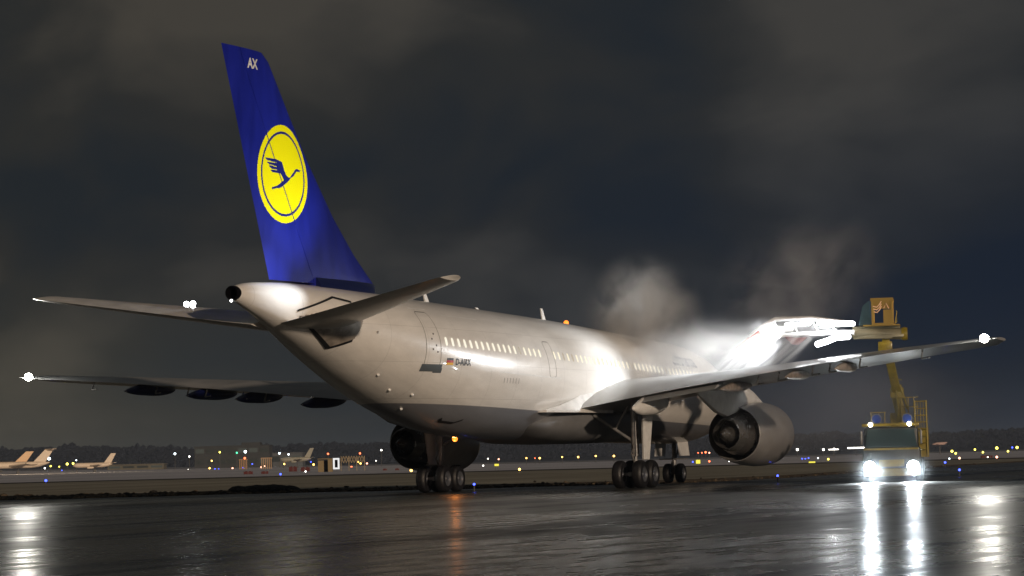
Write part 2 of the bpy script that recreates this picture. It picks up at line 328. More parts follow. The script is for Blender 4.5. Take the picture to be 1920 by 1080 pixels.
# ------------------------------------------------------------------ airliner
FU=[(0.0,4.02,3.98,.02),(.12,4.30,3.72,.32),(.5,4.68,3.4,.72),(1.1,5.05,3.08,1.12),(2,5.52,2.75,1.58),(3,5.98,2.46,1.95),(4,6.33,2.25,2.22),(5.5,6.68,2.08,2.52),(7,6.93,2.0,2.7),(9,7.08,2.0,2.8),(11,7.16,2.02,2.82),(18,7.41,2.1,2.82),(25,7.64,2.18,2.82),(34,7.82,2.36,2.82),(37,7.87,2.62,2.76),(39.5,7.92,3.1,2.62),(42,7.98,3.72,2.4),(44.5,8.03,4.45,2.05),(47,8.06,5.25,1.62),(49.5,8.05,6.08,1.08),(51.5,7.98,6.7,.62),(52.8,7.88,7.07,.36),(53.4,7.76,7.24,.25)]
FA=np.array(FU)
def pchip(x,xp,yp):
    h=np.diff(xp); d=np.diff(yp)/h; m=np.zeros(len(xp))
    for i in range(1,len(xp)-1):
        if d[i-1]*d[i]>0:
            w1=2*h[i]+h[i-1]; w2=h[i]+2*h[i-1]; m[i]=(w1+w2)/(w1/d[i-1]+w2/d[i])
    m[0]=d[0]; m[-1]=d[-1]
    i=int(min(max(np.searchsorted(xp,x)-1,0),len(h)-1)); t=(x-xp[i])/h[i]
    return (2*t**3-3*t*t+1)*yp[i]+(t**3-2*t*t+t)*h[i]*m[i]+(-2*t**3+3*t*t)*yp[i+1]+(t**3-t*t)*h[i]*m[i+1]
def fus(x): return [float(pchip(x,FA[:,0],FA[:,i])) for i in (1,2,3)]
def side(x,z,off=0,s=1):
    t,bt,w=fus(x); c=(t+bt)/2; h=(t-bt)/2; q=max(-.999,min(.999,(z-c)/h)); y=w*math.sqrt(1-q*q)
    n=Vector((0,y/w/w,(z-c)/h/h)).normalized()
    return Vector((x,s*y,z))+Vector((0,s*n.y,n.z))*off
AC=empty('airliner',(0,0,0))
tag(AC,'large white twin-engine airliner with blue tail, seen from behind on the wet apron','airliner')
b=MB(); xs=sorted(set(list(np.linspace(0,1,8))+list(np.linspace(1,9,22))+list(np.linspace(9,34,34))+list(np.linspace(34,53.4,60)))); n=96; vs=[];fs=[]
for x in xs:
    t,bt,w=fus(x)
    for k in range(n):
        q=2*math.pi*k/n; vs.append((x,w*math.cos(q),(t+bt)/2+(t-bt)/2*math.sin(q)))
for i in range(len(xs)-1):
    for k in range(n): fs.append((i*n+k,i*n+(k+1)%n,(i+1)*n+(k+1)%n,(i+1)*n+k))
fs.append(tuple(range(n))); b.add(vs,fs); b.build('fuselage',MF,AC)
b=MB(); b.lathe([(53.30,.262),(53.62,.25),(53.64,.235),(53.2,.2),(53.1,0.01)],c=(0,0,7.5),mi=0,n=32); b.build('exhaust_outlet',MHOLE,AC)
b=MB(); b.ball((53.64,0,7.22),.05,mi=0); b.build('tail_light',emis('white_nav_lamp',(1,1,.95),8),AC)
# patches on the starboard skin
def patch(name,poly,m,off,step=.05,s=1,parent=AC,mats=None,pick=None):
    x0=min(p[0] for p in poly); x1=max(p[0] for p in poly); z0=min(p[1] for p in poly); z1=max(p[1] for p in poly)
    nx=max(1,round((x1-x0)/step)); nz=max(1,round((z1-z0)/step)); b=MB(); idx={}; vs=[];fs=[];ms=[]
    def vi(i,j):
        if (i,j) not in idx:
            idx[(i,j)]=len(vs); vs.append(side(x0+(x1-x0)*i/nx,z0+(z1-z0)*j/nz,off,s))
        return idx[(i,j)]
    for i in range(nx):
        for j in range(nz):
            cx=x0+(x1-x0)*(i+.5)/nx; cz=z0+(z1-z0)*(j+.5)/nz
            if inpoly(cx,cz,poly): fs.append((vi(i,j),vi(i+1,j),vi(i+1,j+1),vi(i,j+1)))
    b.add(vs,fs); return b.build(name,m,parent,smooth=60)
def strip(b,poly2,off,wd_,mi=0,s=1):
    # thin ribbon following points (x,z)
    for (xa,za),(xb,zb) in zip(poly2[:-1],poly2[1:]):
        L_=math.hypot(xb-xa,zb-za); nseg=max(1,int(L_/.12)); dx,dz=(xb-xa)/L_,(zb-za)/L_; nx_,nz_=-dz*wd_/2,dx*wd_/2; vs=[];fs=[]
        for i in range(nseg+1):
            t=i/nseg; x=xa+(xb-xa)*t; z=za+(zb-za)*t; vs+= [side(x+nx_,z+nz_,off,s),side(x-nx_,z-nz_,off,s)]
        for i in range(nseg): fs.append((2*i,2*i+1,2*i+3,2*i+2))
        b.add(vs,fs,mi)
def rr(x0,x1,z0,z1,r,n=4):
    P=[]
    for cx,cz,a0 in ((x1-r,z1-r,0),(x0+r,z1-r,90),(x0+r,z0+r,180),(x1-r,z0+r,270)):
        for k in range(n+1): a=R(a0+90*k/n); P.append((cx+r*math.cos(a),cz+r*math.sin(a)))
    return P
for (x0,x1,z0,z1) in ((41.10,42.22,5.08,7.22),(29.72,30.5,4.86,6.38),(7.2,8.2,4.4,6.3)):
    D=MB(); P=rr(x0,x1,z0,z1,.16); strip(D,P+[P[0]],.006,.028); d=D.build('cabin_door',MSEAM,AC)
    if x1-x0>1:
        for (px_,pz_) in ((41.55,6.35),(41.75,6.15),(41.45,5.9),(41.7,5.75),(41.35,5.65)):
            q=MB(); q.box(side(px_,pz_,.0),(.09,.02,.07)); q.build('door_latch',MSEAM,d)
patch('door_scuff_plate',[(40.86,4.84),(42.32,4.9),(42.34,5.17),(40.9,5.17)],mat('grey_scuff_plate',(.13,.15,.165),.4,metal=.4),.008)
b=MB(); strip(b,[(40.9,7.33),(42.5,7.34)],.02,.05); b.build('rain_gutter',MWHITE,AC)
b=MB(); strip(b,[(36.2,7.12),(39.8,7.16)],.012,.035); b.build('rain_gutter',MWHITE,AC)
b=MB(); strip(b,[(29.2,4.82),(36.0,4.97)],.012,.06); b.build('cargo_door_sill',MWHITE,AC)
wins=[40.6-i*(40.6-31.32)/17 for i in range(18)]+[29.61-i*.5333 for i in range(37)]
for x in wins:
    zc=5.54+(x-19.19)*(6.08-5.54)/(40.6-19.19)
    P=rr(x-.095,x+.095,zc-.17,zc+.17,.08,3); b=MB(); c=side(x,zc,.012); b.add([c]+[side(p[0],p[1],.012) for p in P],[(0,i+1,(i+1)%len(P)+1) for i in range(len(P))]); b.build('cabin_window',MWIN if random.random()<.88 else MWIN2,AC,smooth=0)
# seal plates round the trimmable tailplane
MSEAL=mat('worn_seal_plate',(.36,.32,.28),.4,metal=.3,noise=(2.5,.5))
sp_=patch('tailplane_seal_plate',[(50.1,6.78),(47.75,5.72),(46.9,6.0),(46.5,6.75),(46.9,7.0),(48.6,7.0)],MSEAL,.03,.04)
b=MB(); strip(b,[(50.1,6.75),(47.75,5.72),(46.95,5.98)],.05,.09); b.build('seal_edge_and_shadow',MBLK,sp_)
b=MB(); strip(b,[(50.3,6.98),(48.0,7.52),(46.9,7.38)],.05,.07); b.build('seal_edge_and_shadow',MBLK,sp_)  # black chevron painted as the shadow of the plate's top edge
# small belly fittings
for px_,pz_ in ((44.3,4.75),(42.9,4.2),(41.6,4.02),(40.9,3.5)):
    b=MB(); b.ball(side(px_,pz_,.02),.06,8,6,sq=(1.6,1,1)); b.build('drain_mast',MWHITE,AC)
b=MB(); strip(b,[(38.4,3.12),(38.15,3.0),(37.3,2.93),(36.95,3.06)],.02,.07); b.build('tail_bumper_panel',MBLK,AC)
for x in (35.4,35.1,34.8,34.5,34.2,33.9):
    b=MB(); strip(b,[(x,4.52),(x,4.74)],.01,.04); b.build('vent_slot',MDGREY,AC)
b=MB(); b.ball(side(45.6,6.3,.02),.05); b.build('skin_fitting',MMET,AC)
# blade aerials on the crown, anti-collision beacons
for x,h in ((36.9,.5),(24.05,.55),(31.5,.12)):
    t=fus(x)[0]; b=MB(); b.add([(x-.32,-.03,t-.05),(x+.1,-.03,t-.05),(x+.32,-.02,t+h),(x+.12,-.02,t+h),(x-.32,.03,t-.05),(x+.1,.03,t-.05),(x+.32,.02,t+h),(x+.12,.02,t+h)],[(0,1,2,3),(4,7,6,5),(0,3,7,4),(1,5,6,2),(3,2,6,7)]); b.build('blade_aerial',MWHITE,AC)
MAMB=emis('amber_beacon_glass',(1,.22,.02),2.6)
t=fus(21.2)[0]; b=MB(); b.ball((21.2,0,t+.10),.12); b.build('beacon_lamp',MAMB,AC)
# lettering on the skin
def text_mesh(body,size,bold=0,shear=0):
    cu=bpy.data.curves.new('t','FONT'); cu.body=body; cu.size=size; cu.offset=bold; cu.shear=shear; cu.align_x='LEFT'
    o=bpy.data.objects.new('t',cu); COL.objects.link(o); bpy.context.view_layer.update()
    me=bpy.data.meshes.new_from_object(o.evaluated_get(bpy.context.evaluated_depsgraph_get()))
    bm=bmesh.new(); bm.from_mesh(me); bmesh.ops.triangulate(bm,faces=bm.faces)
    V=[v.co.copy() for v in bm.verts]; bm.verts.index_update(); Fs=[tuple(v.index for v in f.verts) for f in bm.faces]; bm.free()
    bpy.data.objects.remove(o); bpy.data.curves.remove(cu); bpy.data.meshes.remove(me); return V,Fs
def skin_text(name,body,x,z,size,m,slope=0,bold=0,xs_=1,shear=0):
    V,Fs=text_mesh(body,size,bold,shear); b=MB(); b.add([side(x-v.x*xs_,z+v.y-v.x*slope,.015) for v in V],Fs); return b.build(name,m,AC,smooth=0)
skin_text('registration_lettering','D-AIAX',39.92,5.17,.36,MTXT,.0,bold=.012,xs_=1.05)
skin_text('airline_lettering','Lufthansa',13.6,5.78,.95,MDBLUE,.02,bold=.02)
b=MB()
for k,(mi) in enumerate((0,1,2)):
    za=5.43-.09*k; b.add([side(40.62,za,.013),side(40.1,za,.013),side(40.1,za-.09,.013),side(40.62,za-.09,.013)],[(0,1,2,3)],mi)
b.build('national_flag',[MTXT,mat('flag_red',(.5,.01,.01),.5),mat('flag_gold',(.85,.5,.01),.5)],AC,smooth=0)
# --- aerofoil surfaces
def foil(chord,tc,camb=0.0,n=14):
    pts=[]
    X=[.5*(1-math.cos(math.pi*i/n)) for i in range(n+1)]
    def yt(x): return 5*tc*(.2969*math.sqrt(x)-.126*x-.3516*x*x+.2843*x**3-.1036*x**4)
    def yc(x): return camb*4*x*(1-x)*(.6+.8*x)
    up=[(x*chord,(yc(x)+yt(x))*chord) for x in X]; lo=[(x*chord,(yc(x)-yt(x))*chord) for x in X]
    return up[::-1]+lo[1:]   # TE over the top to LE and back underneath
def loft(b,secs,mi=0,capend=True):
    n=len(secs[0]); vs=[v for s in secs for v in s]; fs=[]
    for i in range(len(secs)-1):
        for k in range(n-1): fs.append((i*n+k,i*n+k+1,(i+1)*n+k+1,(i+1)*n+k))
        fs.append((i*n+n-1,i*n,(i+1)*n,(i+1)*n+n-1))
    fs.append(tuple(range(n))); fs.append(tuple((len(secs)-1)*n+k for k in range(n)))
    b.add(vs,fs,mi)
def wsec(y,xle,xte,zte,inc,tc,s,camb=.012,xf=(0,1)):
    c=xte-xle; out=[]
    for x,z in foil(c,tc,camb):
        t=x-c; out.append(Vector((xte+t*math.cos(inc)+z*math.sin(inc),s*y,zte-t*math.sin(inc)+z*math.cos(inc))))
    return out
#        y    xle   xte   zte  inc  tc
WST=[(1.6,16.0,27.3,3.42,5.5,.14),(2.8,17.4,27.5,3.5,5.2,.145),(5.2,19.0,27.75,3.87,4.6,.13),(7.5,20.4,28.05,4.2,3.6,.12),(11,22.6,29.1,4.6,2.2,.115),(14,24.45,29.95,4.93,1.2,.115),(18,26.95,31.15,5.3,.6,.112),(21.9,29.3,32.3,5.6,.2,.10),(22.42,30.4,32.35,5.66,.2,.06)]
def wst(y): 
    a=np.array(WST); return [float(np.interp(y,a[:,0],a[:,i])) for i in range(1,6)]
MWING=mat('wing_paint',(.33,.335,.34),.35,coat=.3,noise=(1.1,.25,(.4,1,1)))
MNAVG=emis('wingtip_lamp_glass',(1,.97,.86),60,True)
WING={}
MFTF=mat('fairing_lit_brown',(.25,.21,.18),.35,coat=.3,noise=(5,.5))
MCOWL=mat('cowl_paint',(.24,.235,.235),.35,coat=.5,coatr=.05,noise=(1.5,.2))
for s in (1,-1):
    b=MB(); loft(b,[wsec(y,a,c,z,R(i),t,s) for y,a,c,z,i,t in WST]); W=b.build('wing',MWING,AC,smooth=50); WING[s]=W
    # flap drooped a little inboard
    if s==1:
        b=MB(); secs=[]
        for y,d in ((5.9,0),(9.6,0)):
            xl,xt,zt,inc,_=wst(y); secs.append([Vector((xt-1.75+x*math.cos(R(16))+z*math.sin(R(16)),y,zt-.10-x*math.sin(R(16))+.35+z)) for x,z in foil(2.0,.09)])
        loft(b,secs); b.build('flap',MGREY,W,smooth=50)
    # flap track fairings
    for y,L_,drop in (((5.9,4.6,.55) if s==1 else (9.5,4.6,.2)),((10.2,4.4,.3) if s==1 else (12.35,4.6,.2)),((13.3,3.6,.22) if s==1 else (14.5,4.8,.22)),((15.6,3.4,.2) if s==1 else (17.2,4.6,.16))):
        xl,xt,zt,inc,_=wst(y); xe=xt+ (1.05 if y<17 or s<0 else .5); prof=[]; n_=14; vs=[];fs=[];K_=16
        for i in range(n_+1):
            t=i/n_; x=xe-L_+L_*t; r_=(math.sin(math.pi*min(1,t*1.02+.015)**.85))**.55*(.46 if (s>0 and y<7) else .21 if s>0 else .30); z=zt-.16+(xt-x)*math.sin(R(inc))*.9*(x<xt)-drop*.5-(.10*(t>.6)*(t-.6)/.4)
            for k in range(K_):
                q=2*math.pi*k/K_; vs.append((x,s*y+r_*.72*math.cos(q),z+r_*1.0*math.sin(q)))
        for i in range(n_):
            for k in range(K_): fs.append((i*K_+k,i*K_+(k+1)%K_,(i+1)*K_+(k+1)%K_,(i+1)*K_+k))
        b=MB(); b.add(vs,fs); b.build('flap_track_fairing',MFTF if s==1 and y>7 else (MWHITE if s==1 else MDBLUE),W,smooth=50)  # lit tones starboard, dark ones port: the lighting is put into the paint
    # small actuator links and static wicks that catch the light
    for y in (11.6,12.6,14.2,15.0,16.4,19.2):
        b=MB()
        xl,xt,zt,inc,_=wst(y); b.tube([(xt-.35,s*y,zt-.02),(xt-.15,s*y,zt-.38)],.035,8); b.tube([(xt-.15,s*y,zt-.38),(xt+.1,s*y+.4,zt-.36)],.03,8)
        b.build('flap_link',MMET,W)
    for y in (3.8,) if s==1 else ():
        pass
    # tip lamp
    xl,xt,zt,inc,_=wst(22.4)
    b=MB(); b.ball((xt+.04,s*(22.0 if s>0 else 21.9),zt+.02),.17,16,10,sq=(1.2,1,1)); b.build('wingtip_lamp',MNAVG,W)
    lamp('wingtip_lamp_light','POINT',(xt+.45,s*22.0,zt+.1),520,(1,.97,.88),.15)
    # engine
    EY,EZ,EX=s*7.94,2.28,0
    e=MB(); prof=[(16.9,1.12),(16.35,1.16),(16.15,1.22),(16.1,1.27),(16.2,1.34),(16.6,1.42),(17.3,1.47),(18.2,1.475),(19.2,1.43),(20.2,1.34),(21.1,1.22),(21.12,1.195),(20.4,1.17),(19.2,1.17),(17.0,1.15)]
    e.lathe([(a,r) for a,r in prof],c=(0,EY,EZ),n=64); E_=e.build('engine',MCOWL,AC)
    e=MB(); e.lathe([(18.6,1.19),(18.6,.3)],c=(0,EY,EZ),n=48,mi=0); e.build('fan_duct',MHOLE,E_)
    e=MB(); e.lathe([(18.6,.9),(20.0,.98),(20.9,.93),(21.6,.80),(22.25,.66),(22.28,.63),(21.6,.6)],c=(0,EY,EZ),n=48); e.build('core_cowl',MDMET,E_)
    e=MB(); e.lathe([(21.3,.62),(21.4,.40),(22.0,.36),(22.6,.22),(22.95,.03)],c=(0,EY,EZ),n=40); e.build('exhaust_cone',MDMET,E_)
    # pylon
    e=MB(); K_=12; vs=[];fs=[]
    st=[(17.0,1.38,1.5,.10),(18.5,1.40,1.95,.22),(20.2,1.2,2.35,.27),(21.2,.95,2.45,.28),(22.3,.78,2.45,.27),(23.6,.95,2.5,.24),(25.0,1.35,2.4,.18),(26.2,1.75,2.2,.06)]
    for x,z0,z1,hw in st:
        for k in range(K_):
            q=2*math.pi*k/K_+.26; cx=math.cos(q); sx=math.sin(q); vs.append((x,EY+hw*(abs(cx)**.6)*(1 if cx>0 else -1),EZ+(z0+z1)/2+(z1-z0)/2*(abs(sx)**.7)*(1 if sx>0 else -1)))
    for i in range(len(st)-1):
        for k in range(K_): fs.append((i*K_+k,i*K_+(k+1)%K_,(i+1)*K_+(k+1)%K_,(i+1)*K_+k))
    fs.append(tuple(range(K_))); fs.append(tuple((len(st)-1)*K_+k for k in range(K_)))
    e.add(vs,fs); e.build('pylon',MWHITE if s==1 else MGREY,E_)  # white starboard, grey port: lit and shaded copies of one paint
# wing to body fairing
b=MB(); vs=[];fs=[];K_=48
st=[(14.2,.3,.3),(15.5,1.9,.75),(17.5,2.6,.95),(20,2.8,1.0),(24,2.84,1.02),(27,2.7,.98),(28.8,2.3,.78),(30.0,1.9,.5),(31.2,1.5,.15)]
for x,hw,hz in st:
    for k in range(K_):
        q=2*math.pi*k/K_; cx=math.cos(q); sx=math.sin(q); zc=3.05
        vs.append((x,hw*(abs(cx)**.55)*(1 if cx>0 else -1),zc+(hz*(abs(sx)**.8)*(1 if sx>0 else -1) if sx<0 else hz*.75*(abs(sx)**.9))))
for i in range(len(st)-1):
    for k in range(K_): fs.append((i*K_+k,i*K_+(k+1)%K_,(i+1)*K_+(k+1)%K_,(i+1)*K_+k))
fs.append(tuple((len(st)-1)*K_+k for k in range(K_))); b.add(vs,fs); b.build('belly_fairing',mat('fairing_paint',(.15,.155,.165),.5,noise=(1,.2)),AC,smooth=60)
b=MB(); # upper root fillet panel seen white over the trailing edge
st=[(23.5,2.62,3.05,4.75),(25.5,2.68,3.1,4.35),(27.5,2.70,3.12,3.95),(29.0,2.68,3.02,3.68),(30.6,2.6,2.66,3.46)]
vs=[];fs=[]
for x,yi,yo,z in st: vs+=[(x,2.0,3.36),(x,yo,3.36),(x,yo+.02,3.44),(x,yi,z)]
for i in range(len(st)-1):
    for k in range(3): fs.append((i*4+k,i*4+k+1,(i+1)*4+k+1,(i+1)*4+k))
fs.append((16,17,18,19)); b.add(vs,fs); b.build('wing_root_fillet',MWHITE,AC,smooth=60)
# fin and rudder
LE=[(8.0,42.0),(8.24,41.95),(9.35,43.73),(10.71,45.48),(12.78,47.63),(14.33,49.0),(16.2,50.62),(16.35,51.0)]
TE=[(8.0,50.68),(8.06,50.7),(16.35,54.04)]
HG=[(8.0,47.68),(8.18,47.72),(16.22,52.8)]
ip=lambda z,T:float(np.interp(z,[a for a,_ in T],[c for _,c in T]))
def ft(z): return .11-.02*(z-8)/8
def finy(x,z):
    a,c=ip(z,LE),ip(z,TE); q=max(.0001,min(1,(x-a)/(c-a))); t=ft(z)
    return 5*t*(.2969*math.sqrt(q)-.126*q-.3516*q*q+.2843*q**3-.1036*q**4)*(c-a)
def fins(x0f,x1f,name,zs,m,parent=AC):
    b=MB(); secs=[]
    for z in zs:
        a,c,h=ip(z,LE),ip(z,TE),ip(z,HG); x0=a if x0f=='LE' else h+.03; x1=h if x1f=='HG' else c
        up=[];lo=[]
        for i in range(17):
            q=i/16; q=q*q if x0f=='LE' else q; x=x0+(x1-x0)*q; y=finy(x,z); up.append(Vector((x,y,z))); lo.append(Vector((x,-y,z)))
        secs.append(up[::-1]+lo[1:])
    loft(b,secs); return b.build(name,m,parent,smooth=40)
ZS=[7.85]+[8.0+8.35*i/30 for i in range(31)]
FIN=fins('LE','HG','fin',ZS,MBLUE); RUD=fins('HG','TE','rudder',[8.12]+ZS[2:],MBLUE)
b=MB(); b.add([(ip(8.1,TE)+.01,-.03,8.1),(ip(8.1,TE)+.01,.03,8.1),(ip(16.3,TE)+.01,.02,16.3),(ip(16.3,TE)+.01,-.02,16.3)],[(0,1,2,3)])
b=MB(); # fin base fillet
secs=[]
for z,g in ((7.9,.22),(8.12,.17),(8.34,.03)):
    up=[];lo=[]
    for i in range(17):
        x=42.2+(47.6-42.2)*i/16; y=finy(x,8.3)+g*min(1,i/2.5); up.append(Vector((x,y,z))); lo.append(Vector((x,-y,z)))
    secs.append(up[::-1]+lo)
loft(b,secs); b.build('fin_fillet',MDBLUE,FIN,smooth=50)
# emblem painted on fin and rudder, starboard and port
LC=(49.84,12.03); LR=1.80
crane=[[(-.76,.30),(-.28,.30),(-.17,.22),(-.62,.245)],[(-.68,.19),(-.20,.185),(-.13,.10),(-.56,.135)],[(-.58,.075),(-.16,.065),(-.08,-.01),(-.48,.02)],[(-.50,-.03),(-.1,-.045),(-.04,-.10),(-.42,-.085)],
 [(-.30,.30),(.02,.24),(.06,.14),(.12,-.02),(.20,-.13),(.30,-.20),(.42,-.20),(.58,-.12),(.70,0.0),(.76,.05),(.90,.045),(.96,.075),(.84,.09),(.75,.11),(.68,.07),(.58,-.03),(.48,-.12),(.38,-.26),(.22,-.37),(.0,-.50),(-.10,-.54),(-.24,-.56),(-.42,-.61),(-.44,-.57),(-.22,-.51),(-.02,-.40),(.12,-.30),(.08,-.22),(-.04,-.10),(-.16,-.02),(-.10,.04),(-.17,.09),(-.13,.16),(-.20,.20)]]
def emblem(s):
    n=150; vs=[];fs=[];idx={};b=MB()
    def vi(i,j):
        if (i,j) not in idx:
            x=LC[0]+LR*(2*i/n-1); z=LC[1]+LR*(2*j/n-1); idx[(i,j)]=len(vs); vs.append((x,s*(finy(x,z)+.008),z))
        return idx[(i,j)]
    ms=[]
    for i in range(n):
        for j in range(n):
            a=(2*(i+.5)/n-1); c=(2*(j+.5)/n-1); r=math.hypot(a,c)
            if r>1: continue
            x=LC[0]+LR*a; z=LC[1]+LR*c
            if abs(x-ip(z,HG)-.015)<.03: continue
            mi=0
            if .815<r<.868: mi=1
            else:
                A=(-a+.09)/.826; C=(c-.07)/.67
                if any(inpoly(A+da,C+dc,p) for p in crane for da,dc in ((0,0),(.012,.014),(-.012,-.014),(.012,-.014))): mi=1
            fs.append((vi(i,j),vi(i+1,j),vi(i+1,j+1),vi(i,j+1))); ms.append(mi)
    b.v=[tuple(v) for v in vs]; b.f=fs; b.m=ms; return b.build('tail_emblem',[MYEL,MEMB],FIN,smooth=60)
emblem(1)
V,Fs=text_mesh('AX',.50,.018); b=MB(); b.add([(52.32-v.x*.98,finy(52.32-v.x*.98,15.68+v.y)+.012,15.68+v.y) for v in V],Fs); b.build('fin_lettering',MWHITE,RUD,smooth=0)
# tailplane
TST=[(.6,45.9,51.1,6.50,2.6,.135),(1.5,46.5,51.4,6.62,2.6,.135),(8.0,51.8,53.75,7.63,2.4,.12),(8.13,52.0,53.75,7.65,2.6,.11)]
for s in (1,-1):
    b=MB(); loft(b,[wsec(y,a,c,z,R(i),t,s,camb=-.006) for y,a,c,z,i,t in TST]); T_=b.build('tailplane',mat('tailplane_paint',(.60,.58,.54),.36,coat=.3,noise=(1.5,.2)),AC,smooth=50)
    b=MB(); b.lathe([(.0,.02),(.0,.03)],c=(0,0,0)) if 0 else None
    # elevator seam
    vs=[];fs=[]
    for y in (1.7,8.0):
        a=[float(np.interp(y,[q[0] for q in TST],[q[k] for q in TST])) for k in (1,2,3)]
        xh=a[1]-(a[1]-a[0])*.28; zz=a[2]-.055*(a[1]-a[0])*.62+.28*(a[1]-a[0])*math.sin(R(2))
        vs+=[(xh-.03,s*y,zz-.012),(xh+.03,s*y,zz-.008)]
    # logo lamps on the upper surface
    for xx,yy in ((48.62,4.6),(48.67,4.3)) if s<0 else ():
        q=MB(); q.ball((0,0,0),.105,14,8); lo_=q.build('logo_lamp',emis('logo_lamp_glass',(.93,.97,1),30),T_,loc=(xx,s*yy,7.52))
    lamp('logo_lamp_light','SPOT',(49.2,s*4.45,7.85),1000,(.90,.95,1),.08,to=(49.9,0,12.2),cone=80,blend=.9)
    lamp('tailcone_wash_light','SPOT',(50.6,s*3.6,9.0),700 if s>0 else 30,(.9,.95,1),.08,to=(51.0,0,7.7),cone=60,blend=1)  # added spot above the tailplane, whitens the top of the tail cone
# landing gear
def wheel(b,c,r,w,tm=0,rm=1):
    b.lathe([(-w/2,r*.55),(-w/2,r*.86),(-w*.36,r*.97),(-w*.2,r),(w*.2,r),(w*.36,r*.97),(w/2,r*.86),(w/2,r*.55)],c=c,axis='Y',n=32,mi=tm)
    for sg in (-1,1): b.lathe([(sg*w*.48,r*.56),(sg*w*.30,r*.50),(sg*w*.30,r*.2),(sg*w*.42,r*.16),(sg*w*.42,.001)],c=c,axis='Y',n=24,mi=rm)
MRIM=mat('wheel_rim',(.12,.13,.15),.35,metal=.5)
for s in (1,-1):
    gx,gy=25.3,s*4.7
    b=MB(); b.tube([(gx,gy,.62),(gx,gy,1.5)],.10); b.tube([(gx,gy,1.4),(gx-.05,gy,3.9)],[.17,.17]); b.tube([(gx-.8,gy,.62),(gx+.8,gy,.62)],.10)
    for dx in (-.70,.70): b.tube([(gx+dx,gy-.5,.62),(gx+dx,gy+.5,.62)],.07)
    b.tube([(gx,gy,2.0),(gx,gy-s*1.9,3.25)],.07); b.tube([(gx,gy-s*.9,2.6),(gx,gy-s*.3,3.6)],.045); b.tube([(gx+.1,gy,1.1),(gx+.45,gy,1.5),(gx+.14,gy,1.9)],.045)
    b.tube([(gx+.15,gy+.1,3.7),(gx+.2,gy+.12,.8)],.02)
    G=b.build('main_landing_gear',MSTEEL,AC)
    for dx in (-.70,.70):
        for dy in (-.465,.465):
            b=MB(); wheel(b,(gx+dx,gy+dy,.61),.61,.43); b.build('wheel',[MBLK,MRIM],G)
    b=MB(); b.add([(gx-.55,gy+s*.42,1.25),(gx+.25,gy+s*.42,1.25),(gx+.45,gy+s*.50,2.6),(gx+.55,gy+s*.62,3.75),(gx-.75,gy+s*.62,3.75),(gx-.7,gy+s*.5,2.6)],[(0,1,2,5),(5,2,3,4)])
    b.add([(gx-.55,gy+s*.47,1.25),(gx+.25,gy+s*.47,1.25),(gx+.45,gy+s*.55,2.6),(gx+.55,gy+s*.67,3.75),(gx-.75,gy+s*.67,3.75),(gx-.7,gy+s*.55,2.6)],[(0,5,2,1),(5,4,3,2)])
    b.build('gear_door',MWHITE,G,smooth=0)
gx=6.6; b=MB(); b.tube([(gx,0,.5),(gx-.05,0,2.4)],.11); b.tube([(gx,-.42,.5),(gx,.42,.5)],.06); b.tube([(gx,0,1.0),(gx-1.2,0,2.2)],.05); b.tube([(gx+.12,0,.75),(gx+.4,0,1.0),(gx+.1,0,1.3)],.04)
b.box((gx+.1,0,1.22),(.12,1.5,.06)); G=b.build('nose_landing_gear',MSTEEL,AC)
for dy in (-.33,.33): b=MB(); wheel(b,(gx,dy,.5),.5,.34); b.build('wheel',[MBLK,MRIM],G)
for s in (1,-1):
    b=MB(); b.box((gx+.3,s*.62,1.75),(1.5,.05,.75),M=Matrix.Rotation(s*.12,3,'X')); b.build('gear_door',MWHITE,G)
# belly beacon
bb=at(853,823,118.5)
b=MB(); b.tube([(bb.x,bb.y,bb.z+.22),(bb.x,bb.y,bb.z+.05)],.06); b.ball(bb,.12); b.build('beacon_lamp',MAMB,AC)
lamp('belly_beacon_light','POINT',(bb.x+.1,bb.y,bb.z-.15),28,(1,.30,.05),.1)

# ------------------------------------------------------------------ de-icing truck
TW=121.0; TX=1662
tu=(TX-960)/FP*TW
T0=uw(tu,TW,0)
TA=-math.atan(tu/TW)-.03
RT2=R2*math.cos(TA)+F2*math.sin(TA); FT2=F2*math.cos(TA)-R2*math.sin(TA)
TR=empty('deicing_truck',T0,ROTZ+TA)
tag(TR,'yellow de-icing truck facing us with blazing headlights beyond the right wing','truck')
MYELT=mat('truck_yellow',(.26,.20,.018),.45,coat=.2,noise=(3,.4))
MYELB=mat('boom_yellow',(.20,.17,.022),.5,noise=(4,.35))
MGLS=mat('dark_glass',(.035,.06,.07),.12,coat=.5)
MTRK=mat('truck_grey',(.035,.045,.05),.5,noise=(4,.3))
MBLU=mat('blue_lamp_cover',(.02,.05,.25),.3,coat=.5)
MHEAD=emis('headlamp_glass',(.88,.96,1),150,True)
MROOF=emis('roof_lamp_glass',(1,.93,.75),14)
b=MB(); b.box((0,.9,1.05),(2.5,1.9,.95),bev=.1); b.box((0,1.0,1.9),(2.35,1.7,1.0),bev=.14); b.box((.1,4.4,1.55),(2.4,4.4,1.5),bev=.12); b.box((0,4.6,.7),(1.0,6.6,.3)); cab=b.build('cab',MTRK,TR)
b=MB(); b.add([(-1.14,.04,1.50),(1.14,.04,1.50),(1.0,.10,2.30),(-1.0,.10,2.30),(-1.14,.10,1.50),(1.14,.1,1.50),(1.0,.2,2.30),(-1.0,.2,2.30)],[(0,1,2,3),(4,7,6,5),(0,4,5,1),(1,5,6,2),(3,2,6,7),(0,3,7,4)]); b.build('windscreen',MGLS,TR,smooth=0)
for s in (-1,1):
    b=MB(); b.box((s*1.30,.35,1.95),(.10,.30,.62),bev=.03); b.tube([(s*1.12,.3,2.2),(s*1.3,.3,2.2)],.025); b.build('wing_mirror',MDGREY,TR)
